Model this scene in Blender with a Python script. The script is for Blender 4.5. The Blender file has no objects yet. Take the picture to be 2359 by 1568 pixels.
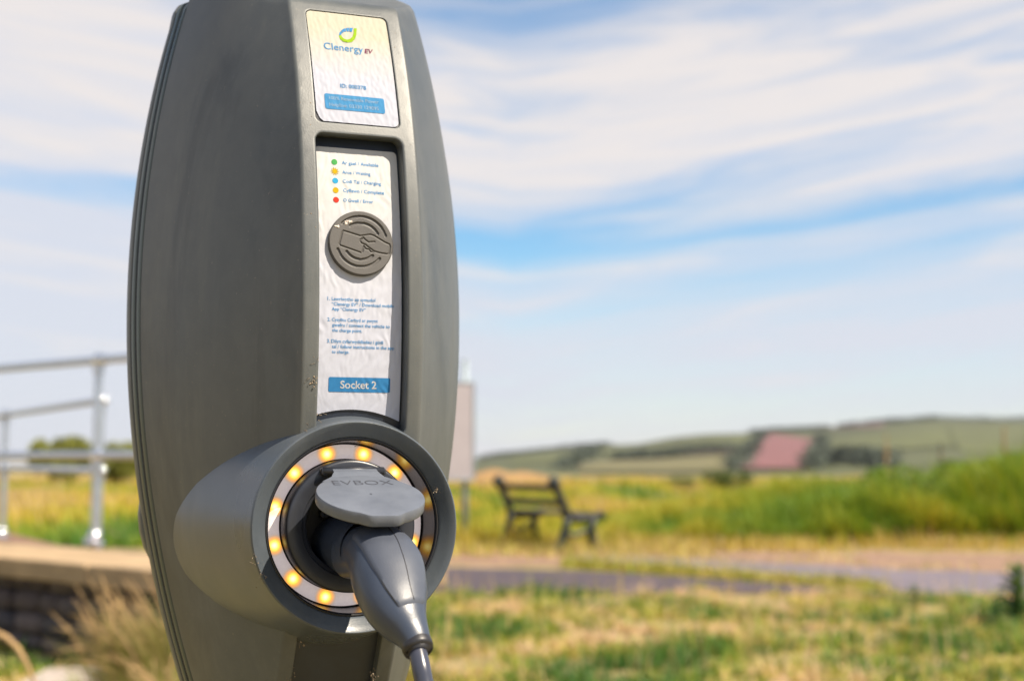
import bpy, bmesh, math, random
import numpy as np
from mathutils import Vector, noise
from mathutils.geometry import delaunay_2d_cdt

random.seed(7)
RNG = np.random.default_rng(7)
scene = bpy.context.scene
col = scene.collection
PI = math.pi
R = math.radians

# ------------------------------------------------------------------ camera
EYE = 1.05
PITCH = math.atan(276 / 3275)
cam_d = bpy.data.cameras.new("camera")
cam_d.lens = 50
cam_d.sensor_width = 36
cam_d.clip_start = 0.02
cam_d.clip_end = 20000
cam_d.dof.use_dof = True
cam_d.dof.focus_distance = 0.955
cam_d.dof.aperture_fstop = 6.6
cam = bpy.data.objects.new("camera", cam_d)
cam.location = (0, 0, EYE)
cam.rotation_euler = (PI / 2 + PITCH, 0, 0)
col.objects.link(cam)
scene.camera = cam

# ------------------------------------------------------------------ sky and sun
SUN = Vector((0.563, -0.287, 0.775)).normalized()
SUN_EL = math.asin(SUN.z)
SUN_AZ = math.atan2(SUN.x, SUN.y)          # clockwise from +Y
world = bpy.data.worlds.new("World")
scene.world = world
world.use_nodes = True
wt = world.node_tree
wt.nodes.clear()


def wn(t, **k):
    n = wt.nodes.new(t)
    for a, v in k.items():
        setattr(n, a, v)
    return n


def wmath(op, a, b=None, clamp=False):
    n = wn("ShaderNodeMath", operation=op, use_clamp=clamp)
    for i, v in enumerate((a, b)):
        if v is None:
            continue
        if isinstance(v, (int, float)):
            n.inputs[i].default_value = v
        else:
            wt.links.new(v, n.inputs[i])
    return n.outputs[0]


sky = wn("ShaderNodeTexSky", sky_type="NISHITA", sun_disc=False)
sky.sun_elevation = SUN_EL
sky.sun_rotation = SUN_AZ
sky.air_density = 1.0
sky.dust_density = 0.3
sky.ozone_density = 3.0
tc = wn("ShaderNodeTexCoord")
sep = wn("ShaderNodeSeparateXYZ")
wt.links.new(tc.outputs["Generated"], sep.inputs[0])
az = wmath("ARCTAN2", sep.outputs[0], sep.outputs[1])
el = wmath("ARCSINE", sep.outputs[2])
saz = wmath("SINE", az)
bend = wmath("MULTIPLY", wmath("ABSOLUTE", saz), 0.13)
v0 = wmath("SUBTRACT", el, bend)
cmb = wn("ShaderNodeCombineXYZ")
wt.links.new(wmath("MULTIPLY", az, 2.6), cmb.inputs[0])
wt.links.new(wmath("MULTIPLY", v0, 15.0), cmb.inputs[1])
cmb.inputs[2].default_value = 3.1
nz = wn("ShaderNodeTexNoise")
nz.inputs["Scale"].default_value = 1.0
nz.inputs["Detail"].default_value = 5
nz.inputs["Roughness"].default_value = 0.52
nz.inputs["Distortion"].default_value = 0.4
wt.links.new(cmb.outputs[0], nz.inputs["Vector"])
cmb2 = wn("ShaderNodeCombineXYZ")
wt.links.new(wmath("MULTIPLY", az, 5.0), cmb2.inputs[0])
wt.links.new(wmath("MULTIPLY", v0, 48.0), cmb2.inputs[1])
cmb2.inputs[2].default_value = 8.4
nz2 = wn("ShaderNodeTexNoise")
nz2.inputs["Scale"].default_value = 1.0
nz2.inputs["Detail"].default_value = 7
nz2.inputs["Roughness"].default_value = 0.62
nz2.inputs["Distortion"].default_value = 0.8
wt.links.new(cmb2.outputs[0], nz2.inputs["Vector"])
# cover of the cloud sheet by height: banks with one clear lane between
warp = wmath("MULTIPLY", wmath("SUBTRACT", nz.outputs[0], 0.5), 0.07)
vv = wmath("ADD", v0, warp)
ramp = wn("ShaderNodeValToRGB")
wt.links.new(wmath("MULTIPLY", vv, 2.0, True), ramp.inputs[0])
er = ramp.color_ramp
er.interpolation = "B_SPLINE"
stops = [(0.0, 0.74), (0.03, 0.74), (0.065, 0.92), (0.09, 0.86), (0.100, 0.46), (0.112, 0.95), (0.127, 0.62), (0.1365, 0.06),
         (0.148, 0.10), (0.164, 0.9), (0.20, 1.0), (0.26, 0.95), (0.29, 0.70), (0.315, 0.16), (0.36, 0.22), (0.43, 0.50)]
while len(er.elements) < len(stops):
    er.elements.new(0.5)
for e, (p, c) in zip(er.elements, stops):
    e.position = p * 2
    e.color = (c, c, c, 1)
det = wmath("ADD", wmath("MULTIPLY", wmath("SUBTRACT", nz2.outputs[0], 0.5), 1.15),
            wmath("MULTIPLY", wmath("SUBTRACT", nz.outputs[0], 0.5), 1.0))
lean_ = wmath("MINIMUM", wmath("MULTIPLY", saz, -2.2, True), 0.62)
lean_ = wmath("MULTIPLY", lean_, wmath("SUBTRACT", 1.0, wmath("MULTIPLY", wmath("SUBTRACT", v0, 0.22), 14.0, True), True))
cover = wmath("ADD", wmath("ADD", ramp.outputs[0], det), lean_, True)
cover = wmath("MULTIPLY", cover, 0.94, True)
cloud_mix = wn("ShaderNodeMixRGB")
cloud_mix.inputs[1].default_value = (6.3, 6.5, 7.25, 1)
cloud_mix.inputs[2].default_value = (7.75, 7.2, 6.95, 1)
wt.links.new(wmath("ADD", wmath("MULTIPLY", wmath("SUBTRACT", vv, 0.06), 6.0, True), wmath("MULTIPLY", wmath("SUBTRACT", nz2.outputs[0], 0.56), 3.2), True), cloud_mix.inputs[0])
mixs = wn("ShaderNodeMixRGB")
wt.links.new(cover, mixs.inputs[0])
hsv = wn("ShaderNodeHueSaturation")
hsv.inputs["Hue"].default_value = 0.494
hsv.inputs["Saturation"].default_value = 1.25
hsv.inputs["Value"].default_value = 1.35
wt.links.new(sky.outputs[0], hsv.inputs["Color"])
wt.links.new(hsv.outputs[0], mixs.inputs[1])
wt.links.new(cloud_mix.outputs[0], mixs.inputs[2])
bg = wn("ShaderNodeBackground")
bg.inputs[1].default_value = 0.062
wt.links.new(mixs.outputs[0], bg.inputs[0])
wo = wn("ShaderNodeOutputWorld")
wt.links.new(bg.outputs[0], wo.inputs[0])

sun_d = bpy.data.lights.new("sun", "SUN")
sun_d.energy = 5.0
sun_d.angle = R(0.53)
sun_d.color = (1.0, 0.88, 0.71)
sun = bpy.data.objects.new("sun", sun_d)
sun.rotation_euler = SUN.to_track_quat("Z", "Y").to_euler()
sun.location = (20, -10, 25)
col.objects.link(sun)

scene.view_settings.view_transform = "Standard"
scene.view_settings.look = "None"
scene.view_settings.exposure = 0.9
scene.view_settings.gamma = 1.0
scene.view_settings.use_curve_mapping = False
scene.cycles.max_bounces = 8
scene.cycles.transparent_max_bounces = 8

# ------------------------------------------------------------------ helpers
FPX = 50 / 36 * 2358
CP, SP = math.cos(PITCH), math.sin(PITCH)


def at(px, py, depth):
    """the place in metres that a sight line meets at a ground distance"""
    x, y = (px - 1179) / FPX, -(py - 784) / FPX
    d = (x, CP - y * SP, SP + y * CP)
    k = depth / d[1]
    return Vector((d[0] * k, depth, EYE + d[2] * k))


def on_level(px, py, z):
    x, y = (px - 1179) / FPX, -(py - 784) / FPX
    d = (x, CP - y * SP, SP + y * CP)
    k = (z - EYE) / d[2]
    return Vector((d[0] * k, d[1] * k, z))


OUTW = 0.0125                                 # the socket stands this far out of its nominal plane


class MB:
    """collects shapes, builds ONE mesh object"""

    def __init__(self):
        self.v, self.f, self.m, self.s = [], [], [], []

    def add(self, verts, faces, mi=0, smooth=True):
        b = len(self.v)
        self.v.extend([tuple(p) for p in verts])
        for f in faces:
            self.f.append(tuple(i + b for i in f))
            self.m.append(mi)
            self.s.append(smooth)

    def box(self, c, size, rot=0.0, bevel=0.0, mi=0, tilt=None):
        bm = bmesh.new()
        bmesh.ops.create_cube(bm, size=1)
        for v in bm.verts:
            v.co = Vector((v.co.x * size[0], v.co.y * size[1], v.co.z * size[2]))
        if bevel:
            bmesh.ops.bevel(bm, geom=bm.edges[:], offset=bevel, segments=2, affect="EDGES", profile=0.5)
        cr, sr = math.cos(rot), math.sin(rot)
        out = []
        for v in bm.verts:
            p = v.co.copy()
            if tilt:
                p.rotate(tilt)
            out.append((c[0] + p.x * cr - p.y * sr, c[1] + p.x * sr + p.y * cr, c[2] + p.z))
        bm.verts.index_update()
        self.add(out, [[v.index for v in f.verts] for f in bm.faces], mi, False)
        bm.free()

    def tube(self, pts, rad, seg=12, mi=0, caps=True, flat=None):
        """round tube through pts; rad one number or one per point; flat=(axis, factor) squashes"""
        pts = [Vector(p) for p in pts]
        n = len(pts)
        rs = [rad] * n if isinstance(rad, (int, float)) else rad
        ref = Vector((0, 0, 1))
        t0 = (pts[1] - pts[0]).normalized()
        if abs(t0.z) > 0.9:
            ref = Vector((1, 0, 0))
        x = t0.cross(ref).normalized()
        vs, fs = [], []
        for i, p in enumerate(pts):
            t = (pts[min(i + 1, n - 1)] - pts[max(i - 1, 0)]).normalized()
            x = (x - t * x.dot(t)).normalized()
            y = t.cross(x)
            for k in range(seg):
                a = 2 * PI * k / seg
                vs.append(p + (x * math.cos(a) + y * math.sin(a)) * rs[i])
        for i in range(n - 1):
            for k in range(seg):
                k2 = (k + 1) % seg
                fs.append((i * seg + k, i * seg + k2, (i + 1) * seg + k2, (i + 1) * seg + k))
        if caps:
            fs.append(tuple(range(seg - 1, -1, -1)))
            fs.append(tuple((n - 1) * seg + k for k in range(seg)))
        self.add(vs, fs, mi)

    def lathe(self, prof, org, seg=96, mi=0):
        """prof of (radius, out) about the local outward axis (-y); org = (u, z)"""
        vs, fs = [], []
        for r, w in prof:
            for k in range(seg):
                a = 2 * PI * k / seg
                vs.append((org[0] + r * math.cos(a), -w - OUTW, org[1] + r * math.sin(a)))
        for i in range(len(prof) - 1):
            for k in range(seg):
                k2 = (k + 1) % seg
                fs.append((i * seg + k, (i + 1) * seg + k, (i + 1) * seg + k2, i * seg + k2))
        self.add(vs, fs, mi)

    def sphere(self, c, r, sc=(1, 1, 1), seg=10, mi=0):
        bm = bmesh.new()
        bmesh.ops.create_uvsphere(bm, u_segments=seg, v_segments=max(6, seg // 2 + 1), radius=r)
        bm.verts.index_update()
        self.add([(c[0] + v.co.x * sc[0], c[1] + v.co.y * sc[1], c[2] + v.co.z * sc[2]) for v in bm.verts],
                 [[v.index for v in f.verts] for f in bm.faces], mi)
        bm.free()

    def build(self, name, mats, parent=None, sharp=None, weld=0.0):
        me = bpy.data.meshes.new(name)
        me.from_pydata(self.v, [], self.f)
        for m in (mats if isinstance(mats, (list, tuple)) else [mats]):
            me.materials.append(m)
        me.polygons.foreach_set("material_index", self.m)
        me.polygons.foreach_set("use_smooth", self.s)
        if weld:
            bm = bmesh.new()
            bm.from_mesh(me)
            bmesh.ops.remove_doubles(bm, verts=bm.verts[:], dist=weld)
            bmesh.ops.recalc_face_normals(bm, faces=bm.faces[:])
            bm.to_mesh(me)
            bm.free()
        if sharp is not None:
            me.set_sharp_from_angle(angle=R(sharp))
        me.update()
        o = bpy.data.objects.new(name, me)
        col.objects.link(o)
        if parent:
            o.parent = parent
        return o


def tag(o, label=None, cat=None, group=None, kind=None):
    for k, v in (("label", label), ("category", cat), ("group", group), ("kind", kind)):
        if v:
            o[k] = v
    return o


def thing(name, label, cat, loc=(0, 0, 0), rz=0.0, group=None):
    o = bpy.data.objects.new(name, None)
    o.empty_display_size = 0.1
    o.location = loc
    o.rotation_euler = (0, 0, rz)
    col.objects.link(o)
    return tag(o, label, cat, group)


def dup_tree(o, parent=None):
    c = o.copy()
    col.objects.link(c)
    if parent:
        c.parent = parent
    for ch in list(o.children):
        dup_tree(ch, c)
    return c


# ------------------------------------------------------------------ materials
class Mat:
    def __init__(self, name):
        self.m = bpy.data.materials.new(name)
        self.m.use_nodes = True
        self.t = self.m.node_tree
        self.b = self.t.nodes["Principled BSDF"]
        self._c = None

    def n(self, t, **k):
        n = self.t.nodes.new(t)
        for a, v in k.items():
            setattr(n, a, v)
        return n

    def link(self, a, b):
        self.t.links.new(a, b)

    def coord(self, scale=(1, 1, 1)):
        tcn = self.n("ShaderNodeTexCoord")
        mp = self.n("ShaderNodeMapping")
        mp.inputs["Scale"].default_value = scale
        self.link(tcn.outputs["Object"], mp.inputs[0])
        return mp.outputs[0]

    def noise(self, scale, detail=4, rough=0.55, stretch=(1, 1, 1), dist=0.0):
        nn = self.n("ShaderNodeTexNoise")
        nn.inputs["Scale"].default_value = scale
        nn.inputs["Detail"].default_value = detail
        nn.inputs["Roughness"].default_value = rough
        nn.inputs["Distortion"].default_value = dist
        self.link(self.coord(stretch), nn.inputs["Vector"])
        return nn.outputs[0]

    def ramp(self, fac, stops):
        r = self.n("ShaderNodeValToRGB")
        e = r.color_ramp.elements
        while len(e) < len(stops):
            e.new(0.5)
        for el_, (p, c) in zip(e, stops):
            el_.position = p
            el_.color = (*c, 1) if len(c) == 3 else c
        self.link(fac, r.inputs[0])
        return r.outputs[0]

    def mix(self, fac, a, b, mode="MIX"):
        mm = self.n("ShaderNodeMixRGB", blend_type=mode)
        for i, v in enumerate((fac, a, b)):
            if isinstance(v, (int, float)):
                mm.inputs[i].default_value = v
            elif isinstance(v, tuple):
                mm.inputs[i].default_value = (*v, 1)
            else:
                self.link(v, mm.inputs[i])
        return mm.outputs[0]

    def base(self, c):
        if isinstance(c, tuple):
            self.b.inputs["Base Color"].default_value = (*c, 1)
        else:
            self.link(c, self.b.inputs["Base Color"])
        return self

    def bump(self, h, strength, dist):
        bn = self.n("ShaderNodeBump")
        bn.inputs["Strength"].default_value = strength
        bn.inputs["Distance"].default_value = dist
        self.link(h, bn.inputs["Height"])
        self.link(bn.outputs[0], self.b.inputs["Normal"])
        return self

    def set(self, **k):
        for a, v in k.items():
            i = self.b.inputs[a.replace("_", " ")]
            if hasattr(v, "is_linked"):
                self.link(v, i)
            else:
                i.default_value = v
        return self


def plastic(name, c1, c2, rough=0.5, stain=6.0, grain=900, dirt=0.0):
    m = Mat(name)
    st = m.noise(stain, 5, 0.6, (1, 1, 0.45))
    fine = m.noise(60, 3, 0.6)
    cc = m.ramp(st, [(0.30, c1), (0.70, c2)])
    cc = m.mix(0.22, cc, m.ramp(fine, [(0.35, c1), (0.65, c2)]))
    if dirt:
        smear = m.noise(9, 6, 0.62, (1, 1, 0.5), 1.4)
        cc = m.mix(m.ramp(smear, [(0.50, (0, 0, 0)), (0.66, (dirt,) * 3)]), cc, tuple(x * 0.45 for x in c1))
        dust = m.noise(18, 6, 0.7, (1, 1, 0.12), 0.3)
        cc = m.mix(m.ramp(dust, [(0.52, (0, 0, 0)), (0.72, (dirt * 0.7,) * 3)]), cc, (0.17, 0.17, 0.15))
        spk = m.noise(420, 2, 0.5)
        cc = m.mix(m.ramp(spk, [(0.70, (0, 0, 0)), (0.76, (dirt,) * 3)]), cc, (0.22, 0.19, 0.15))
    m.base(cc)
    m.set(Roughness=m.ramp(st, [(0.3, (rough - 0.07,) * 3), (0.7, (rough + 0.1,) * 3)]))
    m.bump(m.noise(grain, 2, 0.6), 0.13, 0.0006)
    m.b.inputs["Specular IOR Level"].default_value = 0.5
    return m.m


def simple(name, c, rough=0.6, metal=0.0, var=0.25, scale=20, bump=0.0, bscale=60, bdist=0.002):
    m = Mat(name)
    c = tuple(x * 0.8 for x in c)
    lo = tuple(max(0, x * (1 - var)) for x in c)
    hi = tuple(min(1, x * (1 + var)) for x in c)
    m.base(m.ramp(m.noise(scale, 5, 0.6), [(0.3, lo), (0.7, hi)]))
    m.set(Roughness=rough, Metallic=metal)
    if bump:
        m.bump(m.noise(bscale, 4, 0.6), bump, bdist)
    return m.m


M = {}
M["shell"] = plastic("moulded grey plastic", (0.053, 0.062, 0.066), (0.099, 0.105, 0.104), 0.44, 7, 900, 0.42)
M["trim"] = plastic("trim plastic", (0.040, 0.056, 0.052), (0.06, 0.078, 0.07), 0.30, 9)
M["housing"] = plastic("housing plastic", (0.060, 0.073, 0.088), (0.086, 0.100, 0.116), 0.30, 12, 900, 0.3)
M["dark"] = simple("black rubber plastic", (0.022, 0.022, 0.026), 0.42, 0, 0.3, 60)
M["bore"] = simple("glossy black plastic", (0.02, 0.02, 0.024), 0.22, 0, 0.25, 40)
M["collar"] = simple("dark socket plastic", (0.03, 0.034, 0.046), 0.36, 0, 0.2, 50)
M["panel"] = simple("dark panel plastic", (0.02, 0.028, 0.045), 0.4, 0, 0.25, 40)
M["lid"] = plastic("lid plastic", (0.098, 0.112, 0.142), (0.134, 0.150, 0.184), 0.40, 40)
M["plug"] = plastic("plug plastic", (0.031, 0.041, 0.064), (0.046, 0.058, 0.086), 0.34, 25)
M["plug_top"] = plastic("plug cover plastic", (0.047, 0.055, 0.077), (0.067, 0.077, 0.100), 0.40, 25)
M["cable"] = simple("cable sheath", (0.055, 0.06, 0.085), 0.26, 0, 0.15, 40)
M["reader"] = plastic("reader plastic", (0.062, 0.058, 0.053), (0.080, 0.074, 0.068), 0.48, 40)
M["engrave"] = simple("engraved mark", (0.06, 0.066, 0.085), 0.6, 0, 0.1, 40)


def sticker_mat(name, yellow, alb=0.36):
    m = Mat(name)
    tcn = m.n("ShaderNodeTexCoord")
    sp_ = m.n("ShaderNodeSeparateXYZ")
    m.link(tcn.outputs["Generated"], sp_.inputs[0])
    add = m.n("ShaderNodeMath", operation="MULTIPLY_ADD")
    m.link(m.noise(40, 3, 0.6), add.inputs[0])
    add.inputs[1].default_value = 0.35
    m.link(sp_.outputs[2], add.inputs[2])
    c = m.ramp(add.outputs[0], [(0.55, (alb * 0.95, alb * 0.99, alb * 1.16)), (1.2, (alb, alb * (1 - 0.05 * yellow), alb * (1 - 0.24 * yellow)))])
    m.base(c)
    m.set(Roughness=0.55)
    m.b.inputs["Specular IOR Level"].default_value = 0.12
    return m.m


M["sticker_top"] = sticker_mat("cream topped label film", 1.0)  # film tone turns yellower towards the top
M["sticker"] = sticker_mat("white label film", 0.0, 0.46)
for k, c in dict(ink_blue=(0.075, 0.255, 0.52), ink_pale=(0.045, 0.20, 0.42), bar_blue=(0.035, 0.18, 0.40), bar_pale=(0.045, 0.20, 0.40),
                 ink_white=(0.44, 0.45, 0.47), ink_banner=(0.24, 0.33, 0.44), ink_green=(0.06, 0.30, 0.08), ink_lime=(0.22, 0.36, 0.01), ink_yellow=(0.46, 0.31, 0.005),
                 ink_red=(0.46, 0.035, 0.02), ink_cyan=(0.03, 0.28, 0.50), ink_plum=(0.14, 0.012, 0.06)).items():
    M[k] = simple(k.replace("_", " "), tuple(1.1 * x for x in c), 0.65, 0, 0.04, 300)
    M[k].node_tree.nodes["Principled BSDF"].inputs["Specular IOR Level"].default_value = 0.08

# glowing diffuser: brightest over the diode, milky between
m = Mat("lit diffuser")
tcn = m.n("ShaderNodeTexCoord")
gr = m.n("ShaderNodeVectorMath", operation="LENGTH")
m.link(tcn.outputs["Object"], gr.inputs[0])
fac = m.n("ShaderNodeMapRange")
fac.inputs[1].default_value = 0.0
fac.inputs[2].default_value = 0.0080
fac.inputs[3].default_value = 1
fac.inputs[4].default_value = 0
m.link(gr.outputs["Value"], fac.inputs[0])
m.base(m.ramp(m.noise(300, 4), [(0.3, (0.60, 0.56, 0.56)), (0.7, (0.70, 0.66, 0.66))]))
m.set(Roughness=0.55)
ec = m.ramp(fac.outputs[0], [(0.0, (0.16, 0.135, 0.135)), (0.15, (0.17, 0.12, 0.09)), (0.40, (0.42, 0.16, 0.01)), (0.64, (0.75, 0.40, 0.02)), (0.92, (1.3, 1.1, 0.35))])
m.link(ec, m.b.inputs["Emission Color"])
m.b.inputs["Emission Strength"].default_value = 1.2
M["led"] = m.m

M["steel"] = simple("galvanised steel", (0.66, 0.72, 0.82), 0.30, 0.9, 0.10, 25, 0.1, 200, 0.001)
M["bolt"] = simple("bright bolts and glint balls", (0.9, 0.92, 0.95), 0.14, 1.0, 0.02, 25)
M["iron"] = simple("dark green cast iron", (0.010, 0.018, 0.016), 0.45, 0, 0.3, 30)
M["slat"] = simple("weathered bench timber", (0.055, 0.040, 0.031), 0.6, 0, 0.3, 8)
M["sandstone"] = simple("tan sandstone", (0.44, 0.31, 0.175), 0.85, 0, 0.22, 4, 0.4, 40, 0.004)
M["slab"] = simple("pale stone", (0.50, 0.43, 0.38), 0.85, 0, 0.2, 6, 0.3, 40, 0.004)
for i, c in enumerate([(0.12, 0.095, 0.10), (0.17, 0.135, 0.13), (0.085, 0.075, 0.085), (0.20, 0.15, 0.13)]):
    M["stone%d" % i] = simple("rubble stone %d" % i, c, 0.85, 0, 0.35, 9, 0.6, 25, 0.01)
M["mortar"] = simple("lime mortar", (0.16, 0.125, 0.115), 0.95, 0, 0.3, 20, 0.5, 60, 0.005)
M["brick_far"] = simple("red brown stone", (0.24, 0.13, 0.085), 0.9, 0, 0.3, 4)
M["sign_board"] = simple("faded sign board", (0.46, 0.415, 0.43), 0.5, 0, 0.1, 3)
M["sign_post"] = simple("grey painted post", (0.36, 0.43, 0.47), 0.45, 0.3, 0.1, 10)
M["web"] = simple("cobweb and dirt", (0.27, 0.21, 0.15), 0.9, 0, 0.4, 300)
M["dropping"] = simple("pale dried splash", (0.75, 0.66, 0.58), 0.8, 0, 0.2, 400)
M["bark"] = simple("bark", (0.10, 0.075, 0.05), 0.9, 0, 0.3, 10)


def ground_mat():
    m = Mat("dry grassland soil")
    big = m.noise(0.35, 5, 0.6)
    mid = m.noise(2.2, 5, 0.65)
    fine = m.noise(40, 4, 0.7)
    c = m.ramp(mid, [(0.30, (0.09, 0.10, 0.018)), (0.48, (0.24, 0.19, 0.06)), (0.66, (0.44, 0.29, 0.18))])  # darkest olive paints in the shade in gaps between tufts
    c = m.mix(m.ramp(big, [(0.42, (0, 0, 0)), (0.62, (0.8,) * 3)]), c, (0.19, 0.17, 0.035))
    c = m.mix(0.3, c, m.ramp(fine, [(0.3, (0.10, 0.08, 0.03)), (0.7, (0.48, 0.38, 0.20))]))
    m.base(c).set(Roughness=0.95)
    m.bump(fine, 0.8, 0.02)
    return m.m


M["ground"] = ground_mat()
M["asphalt"] = simple("worn asphalt", (0.075, 0.056, 0.070), 0.85, 0, 0.2, 3, 0.5, 120, 0.006)
M["concrete"] = simple("pale path surface", (0.175, 0.148, 0.18), 0.9, 0, 0.16, 2, 0.3, 80, 0.005)
M["gravel"] = simple("pink sandy gravel", (0.29, 0.18, 0.12), 0.95, 0, 0.3, 5, 0.6, 90, 0.01)
M["dune"] = simple("dune sand", (0.34, 0.20, 0.075), 0.95, 0, 0.3, 0.8, 0.4, 6, 0.05)
M["hill"] = simple("hill pasture", (0.075, 0.084, 0.030), 0.95, 0, 0.5, 0.016)
M["pasture"] = simple("green pasture", (0.090, 0.10, 0.030), 0.95, 0, 0.38, 0.02)
M["hay"] = simple("mown hay field", (0.145, 0.13, 0.05), 0.95, 0, 0.34, 0.02)
M["plough"] = simple("ploughed red earth", (0.20, 0.082, 0.082), 0.95, 0, 0.22, 0.025)
M["brown_field"] = simple("brown stubble", (0.15, 0.10, 0.085), 0.95, 0, 0.2, 0.04)
M["hedge"] = simple("dark hedge leaf", (0.085, 0.105, 0.075), 0.9, 0, 0.35, 0.06)


def blade_mat(name, stops, trans=0.3):
    m = Mat(name)
    a = m.n("ShaderNodeAttribute", attribute_name="tint")
    c = m.ramp(a.outputs["Fac"], [(p_, tuple(0.8 * x for x in c_)) for p_, c_ in stops])
    m.base(c).set(Roughness=0.6)
    tr = m.n("ShaderNodeBsdfTranslucent")
    m.link(c, tr.inputs[0])
    mx = m.n("ShaderNodeMixShader")
    mx.inputs[0].default_value = trans
    out = m.t.nodes["Material Output"]
    m.link(m.b.outputs[0], mx.inputs[1])
    m.link(tr.outputs[0], mx.inputs[2])
    m.link(mx.outputs[0], out.inputs[0])
    return m.m


M["lawn"] = blade_mat("lawn blades", [(0.0, (0.035, 0.13, 0.005)), (0.25, (0.15, 0.27, 0.008)), (0.5, (0.42, 0.43, 0.025)),
                                     (0.75, (0.66, 0.47, 0.12)), (1.0, (0.82, 0.56, 0.36))], 0.22)
M["meadow"] = blade_mat("meadow blades", [(0.0, (0.075, 0.20, 0.012)), (0.3, (0.24, 0.34, 0.015)), (0.6, (0.52, 0.43, 0.025)), (0.85, (0.62, 0.43, 0.08)), (1.0, (0.62, 0.44, 0.24))], 0.35)
M["straw"] = blade_mat("straw blades", [(0.0, (0.12, 0.17, 0.015)), (0.35, (0.30, 0.27, 0.05)), (0.7, (0.44, 0.32, 0.12)), (1.0, (0.48, 0.31, 0.19))], 0.35)
M["leaf"] = blade_mat("shrub leaves", [(0.0, (0.035, 0.07, 0.012)), (0.5, (0.18, 0.22, 0.035)), (1.0, (0.42, 0.42, 0.08))], 0.4)
M["bush"] = blade_mat("bush leaves", [(0.0, (0.035, 0.11, 0.012)), (0.5, (0.15, 0.27, 0.02)), (1.0, (0.36, 0.44, 0.05))], 0.4)
M["weed"] = blade_mat("weed leaves", [(0.0, (0.03, 0.09, 0.02)), (0.6, (0.08, 0.17, 0.03)), (1.0, (0.22, 0.28, 0.05))], 0.35)


def mesh_np(name, V, F, mat, parent=None, tint=None, smooth=True):
    """fast mesh from numpy: V (n,3), F (m,k)"""
    V = np.asarray(V, np.float32)
    F = np.asarray(F, np.int32)
    me = bpy.data.meshes.new(name)
    me.vertices.add(len(V))
    me.vertices.foreach_set("co", V.ravel())
    k = F.shape[1]
    me.loops.add(F.size)
    me.loops.foreach_set("vertex_index", F.ravel())
    me.polygons.add(len(F))
    me.polygons.foreach_set("loop_start", np.arange(0, F.size, k, dtype=np.int32))
    me.polygons.foreach_set("use_smooth", np.full(len(F), smooth))
    me.update(calc_edges=True)
    me.validate()
    if tint is not None:
        a = me.attributes.new("tint", "FLOAT", "POINT")
        a.data.foreach_set("value", np.asarray(tint, np.float32))
    me.materials.append(mat)
    o = bpy.data.objects.new(name, me)
    col.objects.link(o)
    if parent:
        o.parent = parent
    return o


def blades(P, H, W, lean, az, tint, seg=3, curve=0.6):
    """P (n,3) roots, H heights, W widths, lean radians at tip, az lean directions -> V, F(tri), T"""
    n = len(P)
    rows = []
    face = az + PI / 2 + RNG.normal(0, 0.7, n)
    fx, fy = np.cos(face), np.sin(face)
    x = np.zeros(n)
    z = np.zeros(n)
    verts = []
    for i in range(seg + 1):
        s = i / seg
        if i:
            ang = lean * (s - 0.5 / seg) ** curve
            x = x + np.sin(ang) * H / seg
            z = z + np.cos(ang) * H / seg
        c = np.stack([P[:, 0] + x * np.cos(az), P[:, 1] + x * np.sin(az), P[:, 2] + z], 1)
        w = W * (1 - s ** 1.6) * 0.5
        if i < seg:
            off = np.stack([fx * w, fy * w, np.zeros(n)], 1)
            verts += [c - off, c + off]
        else:
            verts.append(c)
    V = np.stack(verts, 1)
    k = V.shape[1]
    tri = []
    for i in range(seg - 1):
        a = 2 * i
        tri += [(a, a + 1, a + 3), (a, a + 3, a + 2)]
    a = 2 * (seg - 1)
    tri.append((a, a + 1, a + 2))
    F = (np.arange(n)[:, None, None] * k + np.array(tri)[None]).reshape(-1, 3)
    return V.reshape(-1, 3), F, np.repeat(tint, k)


def vnoise(x, y, s, seed=0.0):
    return np.array([noise.noise(Vector((a * s + seed, b * s - seed, seed * 1.7))) for a, b in zip(x, y)])


# ------------------------------------------------------------------ ground, road, paths
g = MB()
xs = [-2600, -800, -200, -60, -20, -8, 0, 8, 20, 60, 200, 800, 2600]
ys = [-60, -10, 0, 6, 12, 20, 40, 75, 110, 230, 700, 1600, 2700]
for j, y in enumerate(ys):
    for i, x in enumerate(xs):
        g.v.append((x, y, 0.0 if y <= 75 else (-1.2 if y < 120 else -4.0)))
nx = len(xs)
g.f = [(j * nx + i, j * nx + i + 1, (j + 1) * nx + i + 1, (j + 1) * nx + i) for j in range(len(ys) - 1) for i in range(nx - 1)]
g.m = [0] * len(g.f)
g.s = [False] * len(g.f)
tag(g.build("ground", M["ground"]), kind="structure")


def strip_sheet(name, near, far, z, mat, jitter=0.08):
    """a flat surface between two edges, with uneven sides"""
    mb = MB()
    n = 60

    def edge(pts, seed):
        out = []
        for i in range(n + 1):
            s = i / n * (len(pts) - 1)
            k = min(int(s), len(pts) - 2)
            p = Vector(pts[k]).lerp(Vector(pts[k + 1]), s - k)
            out.append((p.x, p.y + noise.noise(Vector((p.x * 2.5, seed, 0))) * jitter, z))
        return out
    a, b = edge(near, 3.3), edge(far, 9.1)
    mb.v = a + b
    mb.f = [(i, i + 1, n + 2 + i, n + 1 + i) for i in range(n)]
    mb.m = [0] * n
    mb.s = [False] * n
    return tag(mb.build(name, mat), kind="structure")


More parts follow.
